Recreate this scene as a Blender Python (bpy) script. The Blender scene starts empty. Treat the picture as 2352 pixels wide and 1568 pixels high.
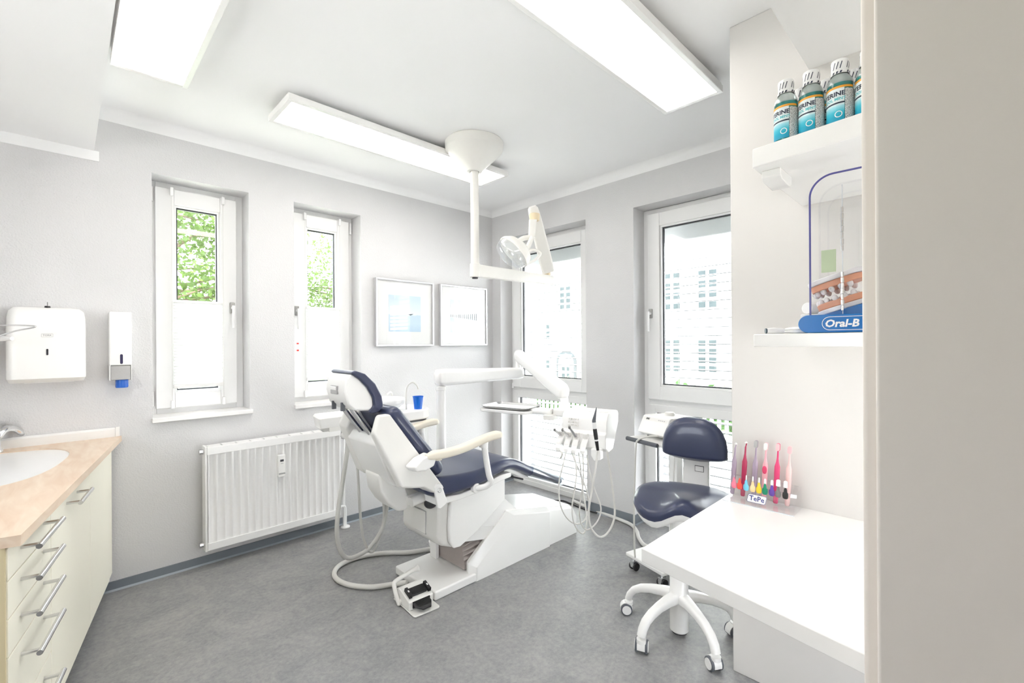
# Dental treatment room. X runs along the wall with the two narrow windows, Y along the wall
# with the two tall windows, Z up; metres. The camera stands at X=0, Y=0.
import bpy, bmesh, math, random
from mathutils import Matrix, Vector
random.seed(7)
PI = math.pi
sc = bpy.context.scene
COL = sc.collection

# ---------------------------------------------------------------- camera
cam_d = bpy.data.cameras.new('camera')
cam = bpy.data.objects.new('camera', cam_d); COL.objects.link(cam)
cam_d.sensor_width = 36; cam_d.sensor_fit = 'HORIZONTAL'; cam_d.lens = 16
cam_d.clip_start = 0.02; cam_d.clip_end = 200; cam_d.shift_y = 4 / 2352
_t = math.radians(45.588); _r = 0.0057
_fw = Vector((math.cos(_t), math.sin(_t), 0)); _rt = Vector((math.sin(_t), -math.cos(_t), 0)); _up = Vector((0, 0, 1))
_cx = _rt * math.cos(_r) - _up * math.sin(_r); _cy = _rt * math.sin(_r) + _up * math.cos(_r)
_m = Matrix.Identity(4)
for _i in range(3):
    _m[_i][0] = _cx[_i]; _m[_i][1] = _cy[_i]; _m[_i][2] = -_fw[_i]
_m[0][3], _m[1][3], _m[2][3] = 0, 0, 1.38
cam.matrix_world = _m
sc.camera = cam

# ---------------------------------------------------------------- world, sun, exposure
w = bpy.data.worlds.new('sky'); sc.world = w; w.use_nodes = True
_bg = w.node_tree.nodes['Background']
_bg.inputs['Color'].default_value = (0.91, 0.93, 1.0, 1); _bg.inputs['Strength'].default_value = 4.5
sun_d = bpy.data.lights.new('sun', 'SUN'); sun_d.energy = 10.0; sun_d.angle = 0.03; sun_d.color = (1, .97, .92)
sun = bpy.data.objects.new('sun', sun_d); COL.objects.link(sun)
sun.rotation_euler = Vector((.16, .03, -.98)).to_track_quat('-Z', 'Y').to_euler()
sc.view_settings.view_transform = 'Standard'; sc.view_settings.look = 'None'
sc.view_settings.gamma = 1.0; sc.view_settings.use_curve_mapping = False
sc.view_settings.exposure = 1.57
PANEL = 3.0      # light given off by the ceiling panels
sc.cycles.max_bounces = 10; sc.cycles.diffuse_bounces = 6; sc.cycles.glossy_bounces = 4
sc.cycles.transmission_bounces = 8; sc.cycles.transparent_max_bounces = 16
sc.cycles.caustics_reflective = False; sc.cycles.caustics_refractive = False
sc.cycles.sample_clamp_indirect = 6.0

# ---------------------------------------------------------------- materials
MATS = {}
def mat(name, col, rough=.5, metal=0., spec=.5, noise=0., scale=40., bump=0., bscale=200., coat=0., alpha=None, emit=None):
    m = bpy.data.materials.new(name); m.use_nodes = True; MATS[name] = m
    nt = m.node_tree; b = nt.nodes['Principled BSDF']
    b.inputs['Base Color'].default_value = (*col, 1); b.inputs['Roughness'].default_value = rough
    b.inputs['Metallic'].default_value = metal; b.inputs['Specular IOR Level'].default_value = spec
    b.inputs['Coat Weight'].default_value = coat; b.inputs['Coat Roughness'].default_value = .1
    tc = nt.nodes.new('ShaderNodeTexCoord')
    n = nt.nodes.new('ShaderNodeTexNoise'); n.inputs['Scale'].default_value = scale; n.inputs['Detail'].default_value = 5
    nt.links.new(tc.outputs['Object'], n.inputs['Vector'])
    mx = nt.nodes.new('ShaderNodeMix'); mx.data_type = 'RGBA'
    k = max(noise, .015)
    mx.inputs[6].default_value = (*[max(0, c * (1 - k)) for c in col], 1)
    mx.inputs[7].default_value = (*[min(1, c * (1 + k)) for c in col], 1)
    nt.links.new(n.outputs['Fac'], mx.inputs[0]); nt.links.new(mx.outputs[2], b.inputs['Base Color'])
    if bump:
        n2 = nt.nodes.new('ShaderNodeTexNoise'); n2.inputs['Scale'].default_value = bscale; n2.inputs['Detail'].default_value = 3
        nt.links.new(tc.outputs['Object'], n2.inputs['Vector'])
        bp = nt.nodes.new('ShaderNodeBump'); bp.inputs['Strength'].default_value = bump; bp.inputs['Distance'].default_value = .004
        nt.links.new(n2.outputs['Fac'], bp.inputs['Height']); nt.links.new(bp.outputs['Normal'], b.inputs['Normal'])
    if emit:
        b.inputs['Emission Color'].default_value = (*emit[0], 1); b.inputs['Emission Strength'].default_value = emit[1]
    return m

def thin_clear(name, tint=(1, 1, 1), refl=.08, rough=.02, edge=None):
    """thin clear sheet: mostly see-through with a fresnel sheen"""
    m = bpy.data.materials.new(name); m.use_nodes = True; MATS[name] = m
    nt = m.node_tree; nt.nodes.clear()
    out = nt.nodes.new('ShaderNodeOutputMaterial'); tr = nt.nodes.new('ShaderNodeBsdfTransparent')
    tr.inputs['Color'].default_value = (*tint, 1)
    gl = nt.nodes.new('ShaderNodeBsdfGlossy'); gl.inputs['Roughness'].default_value = rough
    gl.inputs['Color'].default_value = (1, 1, 1, 1)
    lw = nt.nodes.new('ShaderNodeLayerWeight'); pw = nt.nodes.new('ShaderNodeMath'); pw.operation = 'POWER'; pw.inputs[1].default_value = 4
    fr = nt.nodes.new('ShaderNodeMath'); fr.operation = 'MULTIPLY_ADD'; fr.inputs[1].default_value = .7; fr.inputs[2].default_value = refl * .4
    nt.links.new(lw.outputs['Facing'], pw.inputs[0]); nt.links.new(pw.outputs[0], fr.inputs[0])
    mx = nt.nodes.new('ShaderNodeMixShader')
    nt.links.new(fr.outputs[0], mx.inputs[0]); nt.links.new(tr.outputs[0], mx.inputs[1]); nt.links.new(gl.outputs[0], mx.inputs[2])
    nt.links.new(mx.outputs[0], out.inputs[0])
    return m

mat('wall_paint', (.705, .70, .705), .85, noise=.02, scale=3, bump=.5, bscale=130)
mat('ceiling_paint', (.95, .95, .95), .9, noise=.01, scale=2)
mat('trim_white', (.86, .855, .84), .45, noise=.01)
mat('upvc', (.88, .88, .875), .3, noise=.01, scale=10)
mat('gasket', (.03, .033, .04), .5)
mat('baseboard', (.20, .225, .255), .5, noise=.08, scale=9)
mat('niche_board', (.33, .37, .42), .4, noise=.05, scale=9)
mat('marble', (.88, .87, .86), .25, noise=.05, scale=14)
mat('plaster_warm', (.74, .72, .695), .8, noise=.02, scale=3)
mat('jamb_paint', (.82, .76, .70), .55, noise=.02, scale=3)
mat('lacquer', (.92, .915, .90), .22, noise=.012, scale=4)
mat('unit_white', (.93, .925, .91), .25, noise=.012, scale=6)
mat('unit_grey', (.85, .84, .81), .32, noise=.012, scale=6)
mat('cream', (.86, .80, .68), .35, noise=.02, scale=12)
mat('aged_plastic', (.85, .72, .50), .4, noise=.03, scale=20)
mat('lamp_white', (.88, .865, .825), .3, noise=.012)
mat('shade_white', (.9, .9, .88), .2)
mat('navy', (.040, .050, .105), .30, noise=.06, scale=30, bump=.06, bscale=500, coat=.25)
mat('navy_dark', (.02, .022, .05), .5)
mat('steel', (.72, .72, .73), .22, metal=1, noise=.04, scale=60)
mat('chrome', (.82, .83, .84), .08, metal=1)
mat('brushed', (.45, .44, .43), .35, metal=1, noise=.06, scale=120)
mat('black', (.02, .02, .022), .45)
mat('rubber', (.045, .045, .048), .6, noise=.1, bump=.2, bscale=300)
mat('grey_rubber', (.12, .13, .15), .5)
mat('bellows', (.52, .47, .45), .75, noise=.06, scale=30)
mat('hose_grey', (.60, .595, .57), .45, noise=.03, scale=30)
mat('hose_white', (.74, .73, .70), .4, noise=.02, scale=30)
mat('radiator', (.92, .915, .91), .28, noise=.01)
mat('cabinet', (.96, .93, .80), .4, noise=.015, scale=4)
mat('cabinet_edge', (.70, .60, .38), .5, noise=.03, scale=6)
mat('silver_frame', (.80, .80, .82), .3, metal=.85)
mat('paper', (.88, .88, .87), .8, noise=.005)
mat('ceramic', (.90, .90, .90), .12, noise=.005)
mat('blue_cup', (.005, .16, .72), .25, noise=.03)
mat('blue_cap', (.02, .14, .62), .25, noise=.05, scale=60)
mat('dark_window', (.05, .05, .06), .3)
mat('level_window', (.04, .035, .10), .25)
mat('red_mark', (.75, .06, .05), .5)
mat('display_blue', (.0, .15, .48), .3, noise=.02)
mat('print_white', (.9, .9, .9), .5)
mat('print_black', (.02, .02, .025), .6)
mat('print_navy', (.03, .05, .25), .6)
mat('print_grey', (.45, .45, .45), .7)
mat('gum', (.78, .36, .22), .4, noise=.08, scale=60)
mat('tooth', (.82, .80, .82), .25, noise=.03, scale=90)
mat('concrete_white', (.85, .85, .84), .9, noise=.03, scale=2)
mat('facade', (.86, .86, .85), .9, noise=.02, scale=1)
mat('facade_pane', (.036, .046, .05), .6, spec=.1, noise=.35, scale=3)
mat('facade_blue', (.05, .085, .11), .4, noise=.1, scale=3)
mat('pavement', (.80, .79, .78), .9, noise=.08, scale=3)
mat('lawn', (.55, .58, .48), .9, noise=.3, scale=6)
mat('hedge_leaf', (.055, .13, .03), .6, noise=.4, scale=8)
mat('bark', (.14, .10, .07), .9, noise=.3, scale=14, bump=.5, bscale=30)
mat('fence_paint', (.78, .80, .80), .5)
mat('slat_paint', (.82, .84, .85), .45); mat('slat_alu', (.24, .25, .26), .4)
thin_clear('window_glass', (.97, .985, .98), .12)
thin_clear('foil', (.82, .88, .92), .45, .12); thin_clear('picture_glass', (.98, .98, .98), .03)
thin_clear('acrylic', (.965, .965, .97), .15)
thin_clear('lens', (.95, .97, .99), .35, .05)
mat('acrylic_edge', (.10, .10, .32), .2)
mat('acrylic_light', (.70, .74, .78), .15)

def leaf_mat(name, col, trans):
    m = mat(name, col, .55, noise=.45, scale=2.5); nt = m.node_tree
    b = nt.nodes['Principled BSDF']; out = nt.nodes['Material Output']
    t = nt.nodes.new('ShaderNodeBsdfTranslucent'); t.inputs['Color'].default_value = (*trans, 1)
    a = nt.nodes.new('ShaderNodeMixShader'); a.inputs[0].default_value = .5
    nt.links.new(b.outputs[0], a.inputs[1]); nt.links.new(t.outputs[0], a.inputs[2]); nt.links.new(a.outputs[0], out.inputs[0])
    return m
leaf_mat('leaf', (.06, .105, .022), (.11, .18, .04))
leaf_mat('leaf_pale', (.07, .11, .03), (.11, .17, .05))
mat('arch_stone', (.06, .065, .07), .9, spec=.1)
mat('leaflet_green', (.62, .74, .50), .6)
leaf_mat('pleat_fabric', (.88, .88, .87), (.85, .85, .84))

def panel_mat():
    m = bpy.data.materials.new('lamp_diffuser'); m.use_nodes = True; MATS['lamp_diffuser'] = m
    nt = m.node_tree; nt.nodes.clear()
    o = nt.nodes.new('ShaderNodeOutputMaterial'); e = nt.nodes.new('ShaderNodeEmission')
    e.inputs['Color'].default_value = (1, .955, .91, 1); e.inputs['Strength'].default_value = PANEL
    nt.links.new(e.outputs[0], o.inputs[0]); return m
panel_mat()

def floor_mat():
    m = mat('linoleum', (.25, .255, .265), .46, spec=.4); nt = m.node_tree; b = nt.nodes['Principled BSDF']
    tc = nt.nodes.new('ShaderNodeTexCoord')
    a = nt.nodes.new('ShaderNodeTexNoise'); a.inputs['Scale'].default_value = 5; a.inputs['Detail'].default_value = 9; a.inputs['Roughness'].default_value = .7; a.inputs['Distortion'].default_value = 1.2
    c = nt.nodes.new('ShaderNodeTexNoise'); c.inputs['Scale'].default_value = 45; c.inputs['Detail'].default_value = 6; c.inputs['Roughness'].default_value = .75
    for q in (a, c): nt.links.new(tc.outputs['Object'], q.inputs['Vector'])
    ad = nt.nodes.new('ShaderNodeMath'); ad.operation = 'MULTIPLY_ADD'; ad.inputs[1].default_value = .55
    nt.links.new(c.outputs['Fac'], ad.inputs[0])
    sc2 = nt.nodes.new('ShaderNodeMath'); sc2.operation = 'MULTIPLY'; sc2.inputs[1].default_value = .5
    nt.links.new(a.outputs['Fac'], sc2.inputs[0]); nt.links.new(sc2.outputs[0], ad.inputs[2])
    r = nt.nodes.new('ShaderNodeValToRGB')
    e = r.color_ramp.elements; e[0].position = .36; e[0].color = (.21, .217, .228, 1); e[1].position = .70; e[1].color = (.40, .392, .385, 1)
    nt.links.new(ad.outputs[0], r.inputs[0]); nt.links.new(r.outputs[0], b.inputs['Base Color'])
    bp = nt.nodes.new('ShaderNodeBump'); bp.inputs['Strength'].default_value = .12; bp.inputs['Distance'].default_value = .002
    nt.links.new(c.outputs['Fac'], bp.inputs['Height']); nt.links.new(bp.outputs['Normal'], b.inputs['Normal'])
floor_mat()

def wood_mat():
    m = mat('beech_laminate', (.78, .60, .45), .35); nt = m.node_tree; b = nt.nodes['Principled BSDF']
    tc = nt.nodes.new('ShaderNodeTexCoord'); mp = nt.nodes.new('ShaderNodeMapping')
    mp.inputs['Scale'].default_value = (9, 1.6, 9); mp.inputs['Rotation'].default_value = (0, 0, .19)
    a = nt.nodes.new('ShaderNodeTexNoise'); a.inputs['Scale'].default_value = 3; a.inputs['Detail'].default_value = 8; a.inputs['Distortion'].default_value = .8
    nt.links.new(tc.outputs['Object'], mp.inputs[0]); nt.links.new(mp.outputs[0], a.inputs['Vector'])
    r = nt.nodes.new('ShaderNodeValToRGB'); e = r.color_ramp.elements
    e[0].position = .3; e[0].color = (.74, .55, .40, 1); e[1].position = .7; e[1].color = (.84, .69, .54, 1)
    nt.links.new(a.outputs['Fac'], r.inputs[0]); nt.links.new(r.outputs[0], b.inputs['Base Color'])
wood_mat()

def ramp_print(name, coord, stops, noise_scale=6., noise_amt=.1, rough=.6):
    """flat print: a colour ramp along one generated axis, roughened by noise"""
    m = mat(name, (.8, .8, .8), rough); nt = m.node_tree; b = nt.nodes['Principled BSDF']
    tc = nt.nodes.new('ShaderNodeTexCoord'); sp = nt.nodes.new('ShaderNodeSeparateXYZ'); nt.links.new(tc.outputs['Generated'], sp.inputs[0])
    n = nt.nodes.new('ShaderNodeTexNoise'); n.inputs['Scale'].default_value = noise_scale; n.inputs['Detail'].default_value = 6
    nt.links.new(tc.outputs['Generated'], n.inputs['Vector'])
    ma = nt.nodes.new('ShaderNodeMath'); ma.operation = 'MULTIPLY_ADD'; ma.inputs[1].default_value = noise_amt
    nt.links.new(n.outputs['Fac'], ma.inputs[0]); nt.links.new(sp.outputs[coord], ma.inputs[2])
    r = nt.nodes.new('ShaderNodeValToRGB'); e = r.color_ramp.elements
    while len(e) < len(stops): e.new(.5)
    for i, (p, c) in enumerate(stops): e[i].position = p; e[i].color = (*c, 1)
    nt.links.new(ma.outputs[0], r.inputs[0]); nt.links.new(r.outputs[0], b.inputs['Base Color'])
    return m
ramp_print('sea_print', 2, [(0, (.50, .66, .80)), (.3, (.62, .77, .87)), (.5, (.60, .74, .85)), (.53, (.82, .89, .93)), (1.0, (.64, .78, .88))])
ramp_print('pier_print', 2, [(0, (.72, .82, .90)), (.3, (.84, .90, .94)), (.48, (.70, .78, .87)), (.52, (.88, .92, .95)), (.8, (.84, .89, .93)), (1.0, (.74, .82, .88))])
ramp_print('mint_print', 2, [(0, (.02, .30, .48)), (.35, (.0, .38, .55)), (.62, (.05, .52, .66)), (.9, (.35, .72, .80)), (1, (.7, .87, .9))], 4, .1)

# ---------------------------------------------------------------- mesh building
class MB:
    def __init__(s, M=None): s.v = []; s.f = []; s.M = M
    def add(s, vs, fs, M=None):
        o = len(s.v); M = M if M is not None else s.M
        for p in vs:
            p = Vector(p); s.v.append(M @ p if M is not None else p)
        for f in fs: s.f.append([o + i for i in f])
        return s
    def box(s, lo, hi, M=None):
        x0, y0, z0 = lo; x1, y1, z1 = hi
        return s.add([(x0, y0, z0), (x1, y0, z0), (x1, y1, z0), (x0, y1, z0), (x0, y0, z1), (x1, y0, z1), (x1, y1, z1), (x0, y1, z1)],
                     [(3, 2, 1, 0), (4, 5, 6, 7), (0, 1, 5, 4), (1, 2, 6, 5), (2, 3, 7, 6), (3, 0, 4, 7)], M)
    def cyl(s, p0, p1, r0, r1=None, n=20, cap=True, M=None):
        r1 = r0 if r1 is None else r1
        p0 = Vector(p0); p1 = Vector(p1); d = (p1 - p0).normalized()
        a = d.orthogonal().normalized(); b = d.cross(a)
        vs = []
        for p, r in ((p0, r0), (p1, r1)):
            for i in range(n):
                t = 2 * PI * i / n; vs.append(p + (a * math.cos(t) + b * math.sin(t)) * r)
        fs = [(i, (i + 1) % n, n + (i + 1) % n, n + i) for i in range(n)]
        if cap: fs += [tuple(range(n - 1, -1, -1)), tuple(range(n, 2 * n))]
        return s.add(vs, fs, M)
    def prism(s, poly, axis, a0, a1, M=None):
        """poly: 2D points in the two axes other than AXIS (in x,y,z order)"""
        ax = 'xyz'.index(axis); oth = [i for i in range(3) if i != ax]
        vs = []
        for a in (a0, a1):
            for p in poly:
                q = [0, 0, 0]; q[ax] = a; q[oth[0]] = p[0]; q[oth[1]] = p[1]; vs.append(q)
        n = len(poly)
        fs = [(i, (i + 1) % n, n + (i + 1) % n, n + i) for i in range(n)] + [tuple(range(n - 1, -1, -1)), tuple(range(n, 2 * n))]
        return s.add(vs, fs, M)
    def loft(s, rings, cap=True, closed=False, M=None):
        n = len(rings[0]); vs = [p for r in rings for p in r]; fs = []
        m = len(rings)
        for j in range(m if closed else m - 1):
            k = (j + 1) % m
            for i in range(n): fs.append((j * n + i, j * n + (i + 1) % n, k * n + (i + 1) % n, k * n + i))
        if cap and not closed: fs += [tuple(range(n - 1, -1, -1)), tuple((m - 1) * n + i for i in range(n))]
        return s.add(vs, fs, M)
    def lathe(s, prof, c=(0, 0, 0), n=28, M=None, cap=False):
        rings = [[(c[0] + r * math.cos(2 * PI * i / n), c[1] + r * math.sin(2 * PI * i / n), c[2] + z) for i in range(n)] for r, z in prof]
        return s.loft(rings, cap, False, M)
    def ell(s, c, r, nu=20, nv=12, M=None):
        rings = []
        for j in range(nv + 1):
            t = PI * j / nv; k = max(math.sin(t), 1e-3)
            rings.append([(c[0] + r[0] * k * math.cos(2 * PI * i / nu), c[1] + r[1] * k * math.sin(2 * PI * i / nu), c[2] - r[2] * math.cos(t)) for i in range(nu)])
        return s.loft(rings, True, False, M)
    def grid(s, fn, nu, nv, M=None):
        vs = [fn(i / nu, j / nv) for j in range(nv + 1) for i in range(nu + 1)]
        fs = [(j * (nu + 1) + i, j * (nu + 1) + i + 1, (j + 1) * (nu + 1) + i + 1, (j + 1) * (nu + 1) + i) for j in range(nv) for i in range(nu)]
        return s.add(vs, fs, M)
    def tube(s, pts, r, n=12, closed=False, cap=True, M=None):
        """swept circle; r a number or a list"""
        P = [Vector(p) for p in pts]; m = len(P); rings = []
        prev = None
        for k in range(m):
            if closed: d = P[(k + 1) % m] - P[k - 1]
            else: d = P[min(k + 1, m - 1)] - P[max(k - 1, 0)]
            d.normalize()
            if prev is None: a = d.orthogonal().normalized()
            else: a = (prev - d * prev.dot(d)).normalized()
            prev = a; b = d.cross(a); rk = r[k] if isinstance(r, (list, tuple)) else r
            rings.append([P[k] + (a * math.cos(2 * PI * i / n) + b * math.sin(2 * PI * i / n)) * rk for i in range(n)])
        return s.loft(rings, cap, closed, M)
    def build(s, name, m, parent=None, smooth=None, bevel=0., seg=2, sub=0, fix=True):
        me = bpy.data.meshes.new(name)
        me.from_pydata([tuple(p) for p in s.v], [], s.f); me.validate()
        if fix:
            bm = bmesh.new(); bm.from_mesh(me); bmesh.ops.remove_doubles(bm, verts=bm.verts, dist=1e-6)
            bmesh.ops.recalc_face_normals(bm, faces=bm.faces); bm.to_mesh(me); bm.free()
        return place(name, me, m, parent, smooth, bevel, seg, sub)

ROOTM = {}
def place(name, me, m, parent=None, smooth=None, bevel=0., seg=2, sub=0):
    me.materials.append(MATS[m] if isinstance(m, str) else m)
    o = bpy.data.objects.new(name, me); COL.objects.link(o)
    if bevel or smooth is not None or sub:
        for p in me.polygons: p.use_smooth = True
        if not sub:
            try: me.set_sharp_from_angle(angle=math.radians(smooth if smooth else 40))
            except Exception: pass
    if bevel:
        b = o.modifiers.new('bevel', 'BEVEL'); b.width = bevel; b.segments = seg; b.limit_method = 'ANGLE'; b.angle_limit = math.radians(35); b.harden_normals = True
    if sub:
        b = o.modifiers.new('sub', 'SUBSURF'); b.levels = sub; b.render_levels = sub
    if parent is not None: attach(o, parent)
    return o
def attach(o, parent):
    o.parent = parent
    M = ROOTM.get(parent.name)
    if M is not None: o.matrix_parent_inverse = M.inverted()
def thing(name, label, cat, loc=(0, 0, 0), rotz=0, group=None, kind=None):
    o = bpy.data.objects.new(name, None); COL.objects.link(o); o.empty_display_size = .05
    o.location = loc; o.rotation_euler = (0, 0, rotz)
    if label: o['label'] = label
    if cat: o['category'] = cat
    if group: o['group'] = group
    if kind: o['kind'] = kind
    ROOTM[o.name] = Matrix.Translation(loc) @ Matrix.Rotation(rotz, 4, 'Z')
    return o
def local(name, label, cat, loc=(0, 0, 0), rotz=0, group=None, kind=None):
    """a root whose parts are built in its own coordinates"""
    o = thing(name, label, cat, loc, rotz, group, kind); del ROOTM[o.name]; return o
def tag(o, label, cat, group=None, kind=None):
    o['label'] = label; o['category'] = cat
    if group: o['group'] = group
    if kind: o['kind'] = kind
    return o
def struct(o): o['kind'] = 'structure'; return o
def dup(root, loc=None, rotz=None, label=None, mats=None):
    def cp(o, par):
        c = o.copy(); COL.objects.link(c); c.parent = par
        for ch in [x for x in COL.objects if x.parent == o]: cp(ch, c)
        return c
    r = cp(root, root.parent)
    if loc is not None: r.location = loc
    if rotz is not None: r.rotation_euler = (0, 0, rotz)
    if label: r['label'] = label
    return r
def frame(o, ex, ey, ez=(0, 0, 1)):
    M = Matrix.Identity(4)
    for i in range(3): M[i][0] = ex[i]; M[i][1] = ey[i]; M[i][2] = ez[i]; M[i][3] = o[i]
    return M
def smoothpts(pts, n=8, closed=False):
    """Catmull-Rom through the points"""
    P = [Vector(p) for p in pts]; m = len(P); out = []
    for k in range(m if closed else m - 1):
        if closed: a, b, c, d = P[k - 1], P[k], P[(k + 1) % m], P[(k + 2) % m]
        else: a, b, c, d = P[max(k - 1, 0)], P[k], P[k + 1], P[min(k + 2, m - 1)]
        for i in range(n):
            t = i / n
            out.append(.5 * ((2 * b) + (c - a) * t + (2 * a - 5 * b + 4 * c - d) * t * t + (3 * b - a - 3 * c + d) * t ** 3))
    if not closed: out.append(P[-1])
    return out
def rrect(w, h, r, n=4):
    r = min(r, w / 2 - 1e-4, h / 2 - 1e-4); out = []
    for cx, cy, a in ((w / 2 - r, h / 2 - r, 0), (-w / 2 + r, h / 2 - r, PI / 2), (-w / 2 + r, -h / 2 + r, PI), (w / 2 - r, -h / 2 + r, 1.5 * PI)):
        for i in range(n + 1):
            t = a + PI / 2 * i / n; out.append((cx + r * math.cos(t), cy + r * math.sin(t)))
    return out
def text_mesh(body, size, align='CENTER', bold=0., shear=0.):
    c = bpy.data.curves.new('lettering', 'FONT'); c.body = body; c.size = size; c.align_x = align; c.align_y = 'CENTER'
    c.offset = bold; c.shear = shear; c.resolution_u = 2; c.fill_mode = 'FRONT'
    o = bpy.data.objects.new('lettering', c); COL.objects.link(o)
    dg = bpy.context.evaluated_depsgraph_get(); me = bpy.data.meshes.new_from_object(o.evaluated_get(dg))
    vs = [tuple(v.co) for v in me.vertices]; fs = [tuple(p.vertices) for p in me.polygons]
    bpy.data.objects.remove(o); bpy.data.curves.remove(c); bpy.data.meshes.remove(me)
    return vs, fs
# lettering is made first, while the scene is still empty
TX = {'brand_paste': text_mesh('Oral-B', .0275, bold=.0009, shear=.18), 'brand_brush': text_mesh('TePe', .026, bold=.0003),
      'brand_rinse': text_mesh('LISTERINE', .0165, bold=.0005), 'mint': text_mesh('COOL MINT', .0105, bold=.0003),
      'brand_device': text_mesh('EMS', .016, bold=.0006, shear=.2), 'brand_towel': text_mesh('TORK', .012, bold=.0003)}

# ================================================================ the room
VA, UB, ZC = 3.41, 3.07, 2.70          # back wall, right wall, ceiling
TH = .36                               # outer wall thickness
OP_A = [(.365, .878, .95, 2.40), (1.165, 1.669, .95, 2.40)]     # narrow windows: x0, x1, z0, z1
OP_B = [(2.258, 3.291, -.02, 2.40), (.78, 1.815, -.02, 2.40)]   # tall windows: y0, y1, z0, z1

def wall_holes(name, m, a0, a1, z0, z1, ops, put):
    """wall slab with rectangular openings; PUT(a, depth, z) gives the point"""
    A = sorted({a0, a1, *[o[0] for o in ops], *[o[1] for o in ops]}); Z = sorted({z0, z1, *[max(o[2], z0) for o in ops], *[o[3] for o in ops]})
    mb = MB()
    def solid(i, j):
        if i < 0 or j < 0 or i >= len(A) - 1 or j >= len(Z) - 1: return False
        ca = (A[i] + A[i + 1]) / 2; cz = (Z[j] + Z[j + 1]) / 2
        return not any(o[0] < ca < o[1] and o[2] < cz < o[3] for o in ops)
    for i in range(len(A) - 1):
        for j in range(len(Z) - 1):
            if not solid(i, j): continue
            p, q, r, s = A[i], A[i + 1], Z[j], Z[j + 1]
            mb.add([put(p, 0, r), put(q, 0, r), put(q, 0, s), put(p, 0, s)], [(0, 1, 2, 3)])
            mb.add([put(p, TH, r), put(q, TH, r), put(q, TH, s), put(p, TH, s)], [(3, 2, 1, 0)])
            for di, dj, e in ((-1, 0, ((p, r), (p, s))), (1, 0, ((q, r), (q, s))), (0, -1, ((p, r), (q, r))), (0, 1, ((p, s), (q, s)))):
                if not solid(i + di, j + dj):
                    (b0, c0), (b1, c1) = e
                    mb.add([put(b0, 0, c0), put(b1, 0, c1), put(b1, TH, c1), put(b0, TH, c0)], [(0, 1, 2, 3)])
    return struct(mb.build(name, m))
wall_holes('wall_back', 'wall_paint', -1.3, UB + TH, 0, ZC + .1, OP_A, lambda a, d, z: (a, VA + d, z))
wall_holes('wall_right', 'wall_paint', -1.0, VA, 0, ZC + .1, OP_B, lambda a, d, z: (UB + d, a, z))
wall_holes('wall_left', 'wall_paint', -1.0, VA + TH, 0, ZC + .1, [(1.05, 1.78, 1.0, 2.0)], lambda a, d, z: (-1.3 - d * .5, a, z))  # opening cut for the added left fill window
wall_holes('wall_near', 'plaster_warm', -1.4, UB + TH, 0, ZC + .1, [(1.05, 1.70, .10, 1.40)], lambda a, d, z: (a, -1.0 - d * .6, z))  # opening cut for the added fill window behind the camera
struct(MB().box((-1.4, -1.1, -.1), (UB + .17, VA + .01, 0)).build('floor', 'linoleum'))
struct(MB().box((-1.4, -1.1, ZC), (UB + TH, VA + TH, ZC + .12)).build('ceiling', 'ceiling_paint'))
# partition that carries the desk and the shelves
struct(MB().box((1.997, -1.0, 0), (2.09, .722, ZC)).build('wall_partition', 'plaster_warm', bevel=.004))
# door jamb close to the camera, stepped
struct(MB().box((.62, -1.0, 0), (.70, 0.076, ZC)).build('trim_1', 'jamb_paint', bevel=.004))
struct(MB().box((.665, -1.0, 0), (.72, 0.094, ZC)).build('trim_2', 'jamb_paint', bevel=.006))
# lowered ceiling above the shelves and boxed soffit over the counter
struct(MB().box((.72, -1.0, 2.40), (1.997, .436, ZC)).build('ceiling_lowered', 'ceiling_paint'))
mb = MB()
sx = [(.115, 2.455), (.136, ZC), (-1.3, ZC), (-1.3, 2.455)]
mb.prism(sx, 'y', -1.0, VA)
struct(mb.build('ceiling_soffit', 'ceiling_paint'))
# white cove under the ceiling: quarter round along the two window walls, flat strip under the soffit
def cove(name, p0, p1, inward, r=.06, z=ZC):
    p0 = Vector(p0); p1 = Vector(p1); n = Vector(inward); rings = []
    for p in (p0, p1):
        ring = [p + Vector((0, 0, z)), p + Vector((0, 0, z - r))]
        for k in range(1, 7):
            t = PI / 2 * k / 6
            ring.append(p + n * (r - r * math.cos(t)) + Vector((0, 0, z - r + r * math.sin(t))))
        rings.append(ring)
    return struct(MB().loft(rings).build(name, 'ceiling_paint', smooth=50))
cove('trim_3', (.13, VA, 0), (UB, VA, 0), (0, -1, 0))
cove('trim_4', (UB, -1, 0), (UB, VA, 0), (-1, 0, 0))
struct(MB().box((-1.3, VA - .006, 2.40), (.135, VA, 2.456)).build('trim_5', 'ceiling_paint'))
# skirting: dark grey strip with a lighter coved foot
def skirting(name, pts, h=.053, t=.008):
    o = thing(name, None, None, (pts[0][0], pts[0][1], 0), kind='structure')
    for k in range(len(pts) - 1):
        a = Vector((*pts[k], 0)); b = Vector((*pts[k + 1], 0)); d = (b - a).normalized(); n = Vector((-d.y, d.x, 0))
        M = frame(a, d, n); L = (b - a).length
        MB(M).box((-.004, 0, .006), (L + .004, t, h)).build('skirting_board', 'baseboard', o)
        MB(M).prism([(0, 0), (t + .010, 0), (t, .009), (0, .009)], 'x', -.006, L + .006).build('floor_joint', 'niche_board', o)
    return o
skirting('baseboard_back', [(UB, VA), (-1.3, VA)])
skirting('baseboard_right', [(UB + .157, 1.815), (UB, 1.815), (UB, 2.258), (UB + .157, 2.258)], h=.075)
skirting('baseboard_corner', [(UB + .157, 3.291), (UB, 3.291), (UB, VA)], h=.075)

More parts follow.
